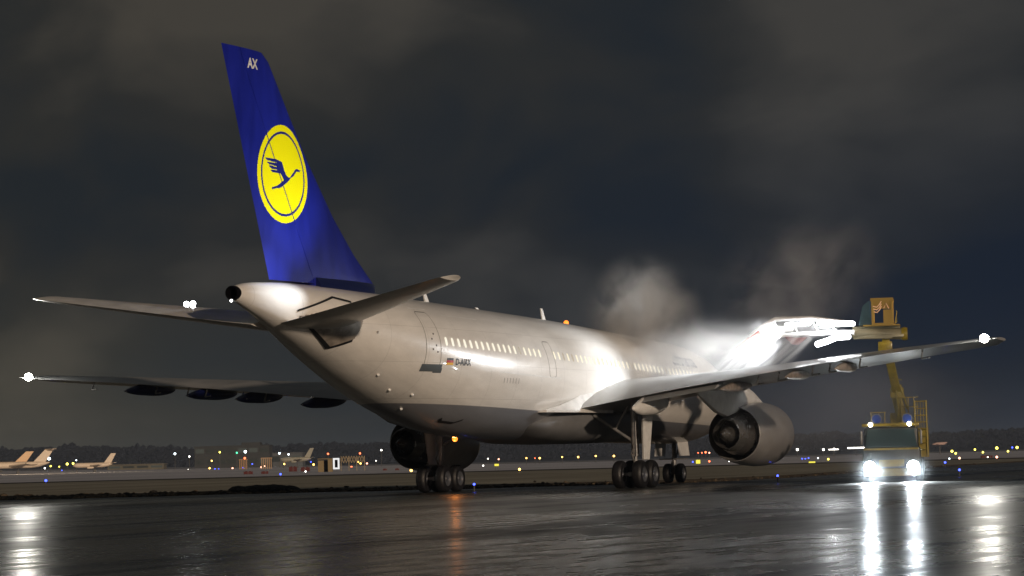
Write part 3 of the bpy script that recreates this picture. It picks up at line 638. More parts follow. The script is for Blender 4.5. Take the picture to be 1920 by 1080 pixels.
b=MB(); b.box((0,.06,2.5),(2.5,.22,.13),bev=.02); b.box((0,-.02,1.44),(2.4,.1,.08)); b.build('roof_bar',MYELT,TR)
b=MB(); b.box((0,-.10,.42),(2.45,.3,.34),bev=.05); b.box((0,-.04,.82),(1.1,.1,.3)); b.build('bumper',MYELT,TR)
for x in (-.94,.94):
    b=MB(); b.lathe([(-.26,.25),(-.44,.262),(-.44,.28),(.0,.28),(.0,.001)],c=(x,-.13,.66),axis='Y',n=28); hl=b.build('headlight',MDGREY,TR); b=MB(); b.lathe([(-.27,.001),(-.275,.12),(-.262,.243)],c=(x,-.13,.66),axis='Y',n=28); b.build('lens',MHEAD,hl)
    p=T0+RT2*x-FT2*.95; lamp('headlamp_beam','SPOT',(p.x,p.y,.66),6000,(.85,.94,1),.24,to=tuple(uw(tu+x*2,TW-14,-2.5)),cone=60,blend=1)
for x in (-.87,.82):
    b=MB(); b.ball((x,-.06,2.52),.10); b.build('roof_lamp',MROOF,TR)
for x in (-.60,.73):
    b=MB(); b.lathe([(0,.001),(0,.19),(.14,.2),(.14,.001)],c=(x,.1,2.76),axis='Y',n=24,mi=0); b.lathe([(.01,.19),(.01,.235),(.16,.235),(.16,.19)],c=(x,.1,2.76),axis='Y',n=24,mi=1); b.build('blue_reflector',[MBLU,MDGREY],TR)
for x in (-1.15,1.15):
    for y in (.9,5.3,6.4):
        b=MB(); prof=[(-.15,.3),(-.15,.46),(-.1,.5),(.1,.5),(.15,.46),(.15,.3)]; b.lathe([(a,r) for a,r in prof],c=(x,y,.5),axis='X',n=24,mi=0); b.lathe([(-.13,.3),(-.05,.05)],c=(x,y,.5),axis='X',n=16,mi=1); b.lathe([(.13,.3),(.05,.05)],c=(x,y,.5),axis='X',n=16,mi=1); b.build('wheel',[MBLK,MRIM],TR)
# cage, ladder and railings
b=MB()
for x in (1.05,1.55):
    for y in (1.2,1.9): b.tube([(x,y,1.1),(x,y,3.55)],.03,8)
for z in (1.4,1.7,2.0,2.3,2.6,2.9,3.2,3.52):
    b.tube([(1.05,1.2,z),(1.55,1.2,z)],.022,8); b.tube([(1.05,1.9,z),(1.55,1.9,z)],.022,8); b.tube([(1.05,1.2,z),(1.05,1.9,z)],.018,8); b.tube([(1.55,1.2,z),(1.55,1.9,z)],.018,8)
for x in (1.17,1.3,1.43): b.tube([(x,1.2,2.3),(x,1.2,3.5)],.016,6)
b.box((1.3,2.1,1.7),(.6,.3,1.3)); b.build('ladder_cage',MYELT,TR)
b=MB()
for x in (.45,.75,1.0): b.tube([(x,2.2,2.4),(x,2.2,3.72)],.022,8)
for z in (3.3,3.72): b.tube([(.45,2.2,z),(1.2,2.2,z)],.022,8)
for x in (-.9,-.55,-.3): b.tube([(x,2.0,2.4),(x,2.0,3.1)],.02,8)
b.tube([(-.95,2.0,3.08),(-.25,2.0,3.08)],.02,8); b.build('railing',MYELT,TR)
# mast
b=MB(); b.box((.28,3.4,2.6),(.75,.9,.9),bev=.06); b.build('boom_turret',MYELT,TR)
b=MB(); b.box((0,0,0),(.30,.34,2.2),M=Matrix.Rotation(0,3,'X'))
def beam(b,p,q,w,h,mi=0):
    p=Vector(p);q=Vector(q); d=(q-p); z=d.normalized(); x=z.cross(Vector((0,1,0))).normalized(); y=z.cross(x); mm=Matrix((x,y,z)).transposed(); b.box((p+q)/2,(w,h,d.length),mi,M=mm,bev=.03)
b=MB(); beam(b,(.45,3.0,2.7),(.22,2.8,3.9),.46,.44); beam(b,(.25,2.7,4.0),(-.05,1.2,5.75),.38,.40); b.tube([(.30,2.6,2.9),(.22,2.4,4.2),(.02,1.4,5.5)],.045,8); b.tube([(.72,2.7,3.2),(.40,2.4,4.3)],.06,8); b.box((.26,2.75,3.95),(.60,.56,.5),bev=.08)
b.tube([(.18,1.9,4.6),(.5,2.3,4.5)],.02,6)
b.build('lower_boom',MYELB,TR)
b=MB(); b.box((-.14,.9,5.95),(.62,.6,.48),bev=.05); b.box((-.1,.8,6.25),(.34,.4,.3),bev=.04); b.build('boom_head',MYELT,TR)
b=MB(); b.tube([(-1.55,.5,6.62),(.62,.7,6.50)],[.24,.25],20); b.box((-.3,.6,6.42),(2.0,.5,.14),bev=.02); b.tube([(-1.5,.4,6.82),(.55,.5,6.80)],.06,10); b.tube([(-1.5,.3,6.35),(.2,.4,6.33)],.05,10); b.build('boom_beam',mat('beam_metal',(.24,.22,.15),.35,metal=.3,noise=(2,.4,(.4,1,1))),TR)
b=MB(); b.lathe([(.60,.05),(.60,.27),(.72,.30),(.86,.27),(.87,.05)],c=(0,.7,6.5),axis='X',n=24); b.build('beam_end_cap',MYELT,TR)
# operator's basket
b=MB(); x0,x1,y0,y1,z0,z1=-1.28,.22,.0,1.3,6.88,8.02
for (xx,yy) in ((-.62,y0),(x1,y0),(-.62,y1),(x1,y1)): b.box((xx,yy,(z0+z1)/2),(.09,.09,z1-z0))
for yy in (y0,y1):
    b.box(((x1-.62)/2,yy,z0+.05),(x1+.62+.09,.07,.10)); b.box(((x1-.62)/2,yy,z1-.02),(x1+.62+.14,.07,.12))
b.box((-.2,.65,z1+.03),(1.0,1.4,.06)); b.box((-.25,.65,z0),(1.6,1.3,.06)); b.box((.02,-.01,7.25),(.34,.04,.62)); b.box((-.2,.02,7.78),(.84,.05,.36))
b.build('operator_basket',mat('basket_yellow',(.26,.17,.035),.4,coat=.3),TR)
b=MB(); b.add([(-1.25,.05,6.92),(-.66,.0,6.92),(-.66,.0,7.98),(-.80,.05,7.95),(-1.05,.08,7.75),(-1.25,1.25,6.92),(-.66,1.28,6.92),(-.66,1.28,7.98),(-.80,1.25,7.95),(-1.05,1.2,7.75)],[(0,1,2,3,4),(5,9,8,7,6),(0,4,9,5),(4,3,8,9),(3,2,7,8)]); b.build('basket_glass',MGLS,TR,smooth=0)
b=MB(); 
for k in range(3):
    b.tube([(-.60+.02*k,-.03,7.72-.12*k),(-.42,-.03,7.68-.12*k),(-.30,-.03,7.80-.12*k),(-.22,-.03,7.93-.11*k)],.022,8)
b.tube([(-.12,-.03,7.62),(-.02,-.03,7.84),(.10,-.03,7.60)],.022,8)
b.build('basket_stripe',mat('warm_reflective_tape',(.85,.55,.35),.3),TR)
b=MB(); b.tube([(.3,.1,6.9),(.42,.1,7.0),(.42,.1,7.5)],.02,8); b.tube([(.3,1.0,6.9),(.42,1.0,7.5)],.02,8); b.tube([(.42,.1,7.5),(.42,1.0,7.5)],.02,8); b.build('basket_rail',MYELT,TR)
# spray arm with lamps
MARM=mat('spray_arm_white',(.60,.60,.61),.3,coat=.4)
MRED=mat('spray_arm_red',(.42,.045,.02),.5); MRED2=mat('spray_shield_red',(.09,.012,.008),.6)
b=MB(); b.tube([(-1.45,.1,6.98),(-3.3,.0,7.28),(-4.9,.0,7.30),(-5.4,.0,7.05),(-6.1,.0,6.55)],[.12,.11,.10,.09,.07],12)
b.tube([(-1.45,.2,6.62),(-3.6,.1,6.62),(-5.0,.0,6.55)],[.11,.1,.08],12); 
for x,za,zb in ((-2.2,6.62,7.08),(-3.0,6.62,7.22),(-3.9,6.6,7.28),(-4.7,6.57,7.28)): b.tube([(x,.1,za),(x-.3,0,zb)],.04,8)
b.box((-4.7,0,6.85),(1.1,.12,.28),bev=.05); b.build('spray_arm',MARM,TR)
b=MB(); b.tube([(-5.6,0,6.75),(-6.15,0,6.38),(-6.75,0,6.02)],[.10,.09,.025],12); b.build('spray_arm_tip',MRED,TR)
b=MB(); b.tube([(-5.0,.02,6.98),(-5.55,.02,6.82)],.07,10); b.build('arm_sleeve',MRED,TR)
b=MB(); b.add([(-4.5,0,6.5),(-4.0,0,6.45),(-3.5,0,6.45),(-3.9,0,6.12),(-4.2,0,6.16),(-4.5,.06,6.5),(-4.0,.06,6.45),(-3.5,.06,6.45),(-3.9,.06,6.12),(-4.2,.06,6.16)],[(0,1,2,3,4),(5,9,8,7,6),(0,4,9,5),(4,3,8,9),(3,2,7,8)]); b.build('nozzle_shield',MRED2,TR,smooth=0)
MWORK=emis('work_lamp_glass',(.96,.98,1),16,True)
def wl(x,y,z,r,d=(-.7,-.3,-.6)):
    b=MB(); q=Vector(d).to_track_quat('Z','Y').to_matrix(); 
    b.lathe([(0,.001),(0,r*.92),(-.05,r)],c=(0,0,0),axis='Z',n=20,mi=0); b.lathe([(-.04,r*1.02),(-.25,r*.5),(-.26,.001)],c=(0,0,0),axis='Z',n=20,mi=1)
    b.v=[tuple(q@Vector(v)+Vector((x,y,z))) for v in b.v]; b.build('work_lamp',[MWORK,MDGREY],TR)
for pts,r in ((((-1.5,-.12,6.98),(-2.2,-.12,7.02),(-2.95,-.12,7.06)),.115),(((-1.72,-.12,6.42),(-2.25,-.12,6.40),(-2.62,-.12,6.25),(-3.05,-.12,6.13)),.13),(((-3.4,-.1,7.05),(-4.4,-.1,7.02)),.08)):
    b=MB(); b.tube(pts,r,14); b.ball(pts[0],r,14,8); b.ball(pts[-1],r,14,8); bar=b.build('lamp_trail_bar',MWORK,TR)  # glowing bars stand in for the light trails of the moving boom lamps
    b=MB(); b.tube([(p[0],p[1]+r*1.0,p[2]+r*.6) for p in pts],r*.7,10); b.build('housing',MDGREY,bar)
def tl(x,y,z): p=T0+RT2*x+FT2*y; return (p.x,p.y,z)
lamp('work_light','SPOT',tl(-3.8,.6,7.0),4300,(.93,.97,1),.3,to=(26.5,2.6,5.4),cone=85,blend=1)
lamp('work_light','SPOT',tl(-3.4,.9,8.0),1200,(.96,.98,1),.3,to=(27.3,1.4,7.7),cone=15,blend=1)
lamp('work_light','SPOT',tl(-4.6,-.2,6.8),4500,(.95,.98,1),.3,to=(27.2,7.4,4.6),cone=75,blend=.8)
lamp('work_light','SPOT',tl(-5.4,1.6,7.4),4200,(.95,.98,1),.3,to=(23.0,5.2,4.6),cone=62,blend=1)
lamp('work_light','POINT',tl(-2.6,-.5,6.75),120,(.95,.98,1),.2)
lamp('work_light','SPOT',tl(-1.7,-.3,6.8),500,(.95,.98,1),.2,to=tl(-5,0,6.6),cone=50,blend=1)
lamp('basket_inner_light','POINT',tl(-.25,.5,7.75),25,(1,.7,.4),.05)
# ------------------------------------------------------------------ spray and mist
def volmat(name,dens,scale,thr,aniso=.2,col=(1,1,1),falloff=1.3,stretch=(1,1,1),amt=1):
    m=bpy.data.materials.new(name); m.use_nodes=True; nt=m.node_tree;N=nt.nodes;L=nt.links; N.remove(N['Principled BSDF'])
    v=N.new('ShaderNodeVolumePrincipled'); v.inputs['Color'].default_value=(*col,1); v.inputs['Anisotropy'].default_value=aniso; L.new(v.outputs[0],N['Material Output'].inputs['Volume'])
    tc=N.new('ShaderNodeTexCoord'); ln=N.new('ShaderNodeVectorMath'); ln.operation='LENGTH'; L.new(tc.outputs['Object'],ln.inputs[0])
    f=N.new('ShaderNodeMapRange'); f.interpolation_type='SMOOTHERSTEP'; f.inputs[1].default_value=1; f.inputs[2].default_value=.1; L.new(ln.outputs['Value'],f.inputs[0])
    mp=N.new('ShaderNodeMapping'); mp.inputs['Scale'].default_value=stretch; L.new(tc.outputs['Object'],mp.inputs[0])
    n=N.new('ShaderNodeTexNoise'); n.inputs['Scale'].default_value=scale; n.inputs['Detail'].default_value=4; n.inputs['Distortion'].default_value=.6; L.new(mp.outputs[0],n.inputs[0])
    g=N.new('ShaderNodeMapRange'); g.inputs[1].default_value=thr; g.inputs[2].default_value=thr+.28; g.inputs[3].default_value=1-amt; L.new(n.outputs['Fac'],g.inputs[0])
    a=N.new('ShaderNodeMath'); a.operation='MULTIPLY'; L.new(f.outputs[0],a.inputs[0]); L.new(g.outputs[0],a.inputs[1])
    c=N.new('ShaderNodeMath'); c.operation='MULTIPLY'; c.inputs[1].default_value=dens; L.new(a.outputs[0],c.inputs[0]); L.new(c.outputs[0],v.inputs['Density'])
    return m
def cloud(name,c,r,m,tilt=0):
    b=MB(); b.ball((0,0,0),1,24,16); o=b.build(name,m,smooth=60); o.location=c; o.scale=r; o.rotation_euler=(0,tilt,ROTZ); tag(o,kind='stuff'); return o
cloud('mist_plume',at(1205,610,130),(3.4,3.2,3.9),volmat('deicing_mist',.9,2.0,.38,col=(.97,.94,.91)),.0)
cloud('mist_bank',at(1290,670,122),(5.4,3.2,2.3),volmat('low_mist',.24,2.0,.34,col=(.98,.95,.92)),.0)
cloud('mist_drift',at(1500,540,125),(5.2,3.2,4.0),volmat('drifting_mist',.34,2.1,.40,col=(.95,.93,.92)),-.5)
cloud('headlight_glow_mist',at(1662,874,119.2),(2.7,1.7,1.35),volmat('headlight_glow_mist',.045,1.4,.1,aniso=.3,col=(.9,.96,1)),.0)  # mist added to give the headlights a wide glow
cloud('mist_haze',at(1580,760,124),(9,8,3.6),volmat('thin_mist',.030,1.0,.2,col=(.95,.95,1)),.0)
lamp('port_work_light','SPOT',(14.5,-5.5,6.6),9000,(.97,.96,.93),.3,to=(13,0,10.5),cone=85,blend=1)
cloud('arm_glow_mist',at(1490,615,121),(2.7,.9,.62),volmat('arm_glow_mist',.45,2.2,.3,aniso=.3),.06)  # mist added to blur the arm into a soft white glow
# streams from the nozzles on the arm to the wing
sm=volmat('spray_fluid',3.2,3.2,.30,aniso=.3,stretch=(9,9,.4))
def stream(p,q,r0,r1,name='spray_stream'):
    p=Vector(p);q=Vector(q); b=MB(); L_=(q-p).length; b.lathe([(-1,.001),(-1,.32),(-.5,.52),(0,.7),(.6,.9),(1,1.0),(1,.001)],axis='Z',n=20); o=b.build(name,sm_cone,smooth=60)
    o.location=(p+q)/2; o.rotation_euler=(q-p).to_track_quat('Z','Y').to_euler(); o.scale=(r1,r1,L_/2); tag(o,kind='stuff'); return o
def cone_mat():
    m=bpy.data.materials.new('spray_fluid'); m.use_nodes=True; nt=m.node_tree;N=nt.nodes;L=nt.links; N.remove(N['Principled BSDF'])
    v=N.new('ShaderNodeVolumePrincipled'); v.inputs['Color'].default_value=(1,1,1,1); v.inputs['Anisotropy'].default_value=.3; L.new(v.outputs[0],N['Material Output'].inputs['Volume'])
    tc=N.new('ShaderNodeTexCoord'); s=N.new('ShaderNodeSeparateXYZ'); L.new(tc.outputs['Object'],s.inputs[0])
    cx=N.new('ShaderNodeCombineXYZ'); L.new(s.outputs['X'],cx.inputs[0]); L.new(s.outputs['Y'],cx.inputs[1]); ln=N.new('ShaderNodeVectorMath'); ln.operation='LENGTH'; L.new(cx.outputs[0],ln.inputs[0])
    # local radius .32 at top to 1 at bottom
    lr=N.new('ShaderNodeMapRange'); lr.inputs[1].default_value=-1; lr.inputs[2].default_value=1; lr.inputs[3].default_value=.32; lr.inputs[4].default_value=1; L.new(s.outputs['Z'],lr.inputs[0])
    dv=N.new('ShaderNodeMath'); dv.operation='DIVIDE'; L.new(ln.outputs['Value'],dv.inputs[0]); L.new(lr.outputs[0],dv.inputs[1])
    f=N.new('ShaderNodeMapRange'); f.interpolation_type='SMOOTHSTEP'; f.inputs[1].default_value=1; f.inputs[2].default_value=.0; L.new(dv.outputs[0],f.inputs[0])
    dd=N.new('ShaderNodeMapRange'); dd.inputs[1].default_value=-1; dd.inputs[2].default_value=1; dd.inputs[3].default_value=1.3; dd.inputs[4].default_value=.35; L.new(s.outputs['Z'],dd.inputs[0])
    c=N.new('ShaderNodeMath'); c.operation='MULTIPLY'; L.new(f.outputs[0],c.inputs[0]); L.new(dd.outputs[0],c.inputs[1]); mp=N.new('ShaderNodeMapping'); mp.inputs['Scale'].default_value=(2.6,2.6,.18); L.new(tc.outputs['Object'],mp.inputs[0])
    nz=N.new('ShaderNodeTexNoise'); nz.inputs['Scale'].default_value=1.4; nz.inputs['Detail'].default_value=3; L.new(mp.outputs[0],nz.inputs[0])
    ng=N.new('ShaderNodeMapRange'); ng.inputs[1].default_value=.42; ng.inputs[2].default_value=.6; ng.inputs[3].default_value=.3; ng.inputs[4].default_value=1.5; L.new(nz.outputs['Fac'],ng.inputs[0])
    c2=N.new('ShaderNodeMath'); c2.operation='MULTIPLY'; L.new(c.outputs[0],c2.inputs[0]); L.new(ng.outputs[0],c2.inputs[1]); L.new(c2.outputs[0],v.inputs['Density'])
    return m
sm_cone=cone_mat()
for x,z,tx,tz in ((1425,628,1335,708),(1462,622,1378,702),(1498,626,1415,696),(1520,632,1446,692)):
    stream(at(x,z,121.7),at(tx,tz,120.2),.15,.72)

# ------------------------------------------------------------------ far airfield
MPOST=mat('post_grey',(.08,.08,.08),.7)
COLS={'amber':((1,.56,.13),5.5),'white':((1,.95,.85),5.5),'cool white':((.80,.95,1),6),'blue':((.06,.10,1),5),'red':((1,.16,.06),4.5),'pink':((1,.45,.30),4),'green':((.1,.9,.45),2.6),'yellow':((1,.85,.12),5)}
EM={k:emis(k.replace(' ','_')+'_lamp_glass',c,s) for k,(c,s) in COLS.items()}
def field_lamp(px,py,col,r,label,group,w=None):
    # a lamp standing on its own post on the far field; r = lens radius in px of the 1920 photo
    if w is None:
        d=py-yh(px); w=FP*1.0/d if d>5 else 1000
        w=min(w,1000)
    p=at(px,py,w); u=(px-960)/FP*w; g=rise(u,w)-.1; rad=r*w/FP
    e=empty('airfield_lamp',(p.x,p.y,g),ROTZ); tag(e,label,'lamp',group)
    b=MB(); b.ball((0,0,p.z-g),rad,10,7); b.build('lens',EM[col],e)
    b=MB(); hh=max(.15,p.z-g-rad*.8); b.tube([(0,0,-.2),(0,0,hh)],max(.03,w*.00010),6); b.box((0,0,.02),(.3,.3,.12)); b.build('post',MPOST,e)
LAMPS=[
# px,py,colour,r,label
(86,901,'blue',3.6,'blue taxiway lamp on the grass below the parked jets at far left'),
(92,860,'cool white',4.2,'bright cool white floodlamp just right of the T-tailed jet'),
(77,872,'white',2.2,'small white lamp under the tail of the T-tailed jet'),
(84,878,'white',2.4,'white ground lamp left of the pair of yellow apron lamps'),
(95,874,'yellow',2.4,'faint yellow lamp between the two parked jets, leftmost'),
(111,875,'yellow',2.0,'faint yellow lamp midway between the two parked jets'),
(126,870,'yellow',3.6,'brighter yellow apron lamp by the nose of the second parked jet'),
(137,869,'yellow',3.0,'yellow apron lamp touching the nose of the second parked jet'),
(143,863,'cool white',2.0,'small cool white lamp above the second parked jet'),
(116,882,'blue',1.5,'tiny blue lamp below the space between the two parked jets'),
(328,851,'cool white',3.2,'cool white lamp on a tall pole, leftmost of the field lights beside the terminal'),
(355,856,'white',2.4,'white lamp just right of the tall pole lamp'),
(412,848,'yellow',2.6,'pale yellow lamp in front of the terminal left half'),
(397,864,'amber',2.4,'amber lamp low at the left foot of the terminal'),
(353,881,'white',2.0,'white ground lamp below the left end of the terminal'),
(393,878,'amber',2.6,'amber ground lamp left of the close blue pair'),
(403,880,'blue',2.6,'left one of the close pair of blue ground lamps below the terminal'),
(410,880,'blue',2.2,'right one of the close pair of blue ground lamps below the terminal'),
(444,849,'green',2.6,'green lamp in front of the terminal centre'),
(460,847,'cool white',4.0,'brightest cool white lamp in front of the terminal'),
(459,859,'red',3.2,'red lamp right under the brightest terminal lamp'),
(436,878,'pink',2.6,'pinkish ground lamp below the green terminal lamp'),
(456,877,'blue',1.9,'blue ground lamp below the red terminal lamp'),
(473,870,'blue',1.8,'dim blue lamp right of the red terminal lamp'),
(490,876,'pink',2.5,'left one of two pinkish ground lamps below the terminal right end'),
(496,874,'pink',2.0,'right one of two pinkish ground lamps below the terminal right end'),
(524,850,'cool white',2.8,'left one of two cool white lamps right of the terminal'),
(541,852,'cool white',2.6,'right one of two cool white lamps right of the terminal'),
(533,870,'amber',2.6,'amber lamp under the dim parked jet nose'),
(526,889,'blue',2.8,'blue ground lamp nearest below the dim parked jet'),
(573,884,'white',2.4,'white ground lamp below the dim parked jet tail'),
(588,871,'amber',2.9,'amber lamp left of the brown booth'),
(583,866,'blue',1.8,'dim blue lamp left of the brown booth'),
(615,851,'red',2.8,'red obstruction lamp above the brown booth'),
(675,850,'red',2.8,'red obstruction lamp at the right end of the lattice fence'),
(659,876,'red',3.3,'red lamp below the lattice fence'),
(672,866,'amber',2.2,'upper amber lamp at the right end of the lattice fence'),
(676,869,'amber',2.6,'lower amber lamp at the right end of the lattice fence'),
(688,869,'pink',2.6,'pinkish lamp just right of the lattice fence'),
(715,844,'white',2.6,'lone white lamp high left of the left main wheels'),
(705,864,'white',1.6,'faint white lamp between lattice fence and left engine'),
(776,866,'amber',2.8,'amber lamp under the left engine rim'),
(771,882,'amber',4.0,'large amber ground lamp left of the left main wheels'),
(889,908,'blue',3.4,'bright blue edge lamp on the verge right of the left main wheels'),
(915,860,'white',1.8,'faint white lamp right of the left engine'),
(906,873,'white',2.2,'white ground lamp right of the left engine'),
(935,861,'pink',2.4,'pinkish lamp above the yellow sign by the left engine'),
(987,859,'amber',2.4,'first amber lamp from the left in the long row under the belly'),
(1003,859,'red',1.6,'tiny red lamp between the first two amber lamps under the belly'),
(1012,859,'amber',2.9,'second amber lamp from the left in the long row under the belly'),
(974,880,'amber',3.6,'large amber ground lamp below the long row under the belly'),
(1054,857,'amber',2.2,'third amber lamp from the left in the long row under the belly'),
(1084,857,'amber',2.8,'fourth amber lamp from the left in the long row under the belly'),
(1117,855,'amber',2.6,'fifth amber lamp from the left in the long row under the belly'),
(1151,855,'amber',3.0,'amber lamp just left of the right main landing gear'),
(1214,853,'pink',3.0,'pinkish white lamp just right of the right main gear leg'),
(1309,849,'red',1.8,'first and faintest red lamp of the row right of the nose wheels'),
(1316,849,'red',2.0,'second red lamp of the row right of the nose wheels'),
(1323,848,'red',3.0,'brightest red lamp of the row right of the nose wheels'),
(1330,849,'pink',2.4,'pinkish lamp ending the red row right of the nose wheels'),
(1350,849,'yellow',3.0,'yellow lamp tucked under the left rim of the right engine'),
(1330,865,'red',2.8,'red ground lamp right of the small yellow sign'),
(1299,866,'blue',2.2,'blue ground lamp left of the small yellow sign'),
(1367,865,'white',1.6,'faint white ground lamp under the right engine'),
(1458,892,'blue',3.0,'lone blue edge lamp on the apron below the right engine'),
(1495,843,'white',3.6,'white lamp right of the right engine'),
(1504,860,'blue',1.9,'left one of three dim blue lamps over the large yellow sign'),
(1510,860,'blue',1.7,'middle one of three dim blue lamps over the large yellow sign'),
(1516,859,'blue',1.9,'right one of three dim blue lamps over the large yellow sign'),
(1534,859,'cool white',2.0,'faint cool lamp right of the large yellow sign'),
(1553,861,'yellow',2.8,'yellow ground lamp between the large yellow sign and the truck'),
(1544,843,'white',3.2,'left one of two lamps joined by the lit strip left of the truck'),
(1564,842,'white',3.2,'right one of two lamps joined by the lit strip left of the truck'),
(1736,850,'yellow',3.6,'elongated yellow lamp right beside the truck'),
(1785,846,'yellow',3.6,'first yellow lamp from the left in the far right row'),
(1792,850,'yellow',3.0,'yellow lamp just under the first one of the far right row'),
(1828,843,'yellow',2.8,'third yellow lamp from the left in the far right row'),
(1843,848,'yellow',2.8,'fourth yellow lamp from the left in the far right row'),
(1869,840,'yellow',4.0,'tall bright yellow lamp in the far right row'),
(1869,857,'pink',3.4,'pinkish lamp directly below the tall bright yellow lamp'),
(1890,846,'yellow',2.9,'yellow lamp left of the rightmost one'),
(1907,839,'yellow',3.8,'rightmost yellow lamp near the frame edge'),
(1898,839,'blue',2.4,'blue lamp between the two rightmost yellow lamps'),
(1799,859,'pink',3.4,'pinkish lamp below the start of the far right row'),
(1772,867,'blue',3.0,'blue lamp near the right headlight of the truck'),
(1780,860,'cool white',2.2,'cool white lamp right of the truck'),
(1799,881,'blue',3.4,'blue edge lamp nearest us at the right'),
(1852,857,'white',1.8,'faint white lamp left of the pinkish lamp at far right'),
]
for px,py,c,r,lb in LAMPS:
    field_lamp(px,py,c,r*.66,lb,c+' lamps across the far airfield')
# tall mast for the pole lamp
def ground_at(px,w): u=(px-960)/FP*w; return uw(u,w,rise(u,w)-.1)
def vobj(name,px,w): p=ground_at(px,w); return empty(name,p,ROTZ)
def m_per(w): return w/FP
def zat(px,py,w): return at(px,py,w).z-(rise((px-960)/FP*w,w)-.1)
# lit strip left of truck
e=vobj('light_strip',1554,1000); tag(e,'short lit white strip between two lamps left of the truck','lamp'); z=zat(1554,843,1000); b=MB(); b.box((0,0,z),(3.6,.3,.35)); b.build('lens',EM['white'],e); b=MB(); b.box((0,0,z/2),(.2,.2,z)); b.build('post',MPOST,e)
e=vobj('light_strip',1596,1000); tag(e,'longer lit white strip right behind the left side of the truck','lamp'); z=zat(1596,840,1000); b=MB(); b.box((0,0,z),(6,.3,.5)); b.build('lens',EM['white'],e); b=MB(); b.box((0,0,z/2),(.2,.2,z)); b.build('post',MPOST,e)
# yellow guidance signs
MSIGN=emis('yellow_sign_face',(1,.88,.08),1.1)
for px,py,wpx,hpx,w,lb in ((1300,866,8,7,430,'small lit yellow guidance sign right of the nose wheels'),(1513,870,12,9,400,'large lit yellow guidance sign between right engine and truck'),(923,872,8,4,420,'flat lit yellow guidance sign right of the left engine')):
    e=vobj('guidance_sign',px,w); tag(e,lb,'sign','yellow guidance signs'); z=zat(px,py,w); k=m_per(w)
    b=MB(); b.box((0,0,z),(wpx*k,.12,hpx*k)); b.build('face',MSIGN,e); b=MB(); b.box((0,.1,z),(wpx*k*1.12,.12,hpx*k*1.15)); 
    for s in (-1,1): b.box((s*wpx*k*.3,.1,z/2),(.06,.06,z))
    b.build('frame',MPOST,e)
# red and dark red marker barriers
MRB=mat('red_barrier',(.10,.012,.012),.7); MRB2=mat('white_barrier',(.12,.05,.05),.7)
for px,py,wpx,w,lb in ((458,886,17,520,'dark red barrier below the terminal centre, left one of two'),(489,886,13,520,'dark red barrier below the terminal right end, right one of two'),(542,877,15,620,'dark red barrier stack below the dim parked jet nose'),(565,878,17,620,'dark red barrier stack below the dim parked jet tail'),(714,884,8,560,'faint red barrier left of the large amber ground lamp'),(737,883,8,560,'faint red barrier nearest the large amber ground lamp'),(1840,868,22,420,'long dark red barrier at the right below the yellow lamps')):
    e=vobj('barrier',px,w); tag(e,lb,'barrier','red barriers on the far field'); z=zat(px,py,w); k=m_per(w); h=max(.5,z+2.5*k)
    b=MB(); n_=max(3,int(wpx/3)); 
    for i in range(n_): b.box(((i-(n_-1)/2)*wpx*k/n_,0,h/2),(wpx*k/n_*.96,.4,h*(.8+.2*(i%2))),i%3==2,bev=.04)
    b.build('segment',[MRB,MRB2],e)
    b=MB(); b.box((0,0,.06),(wpx*k*1.02,.6,.12)); b.build('base',MPOST,e)
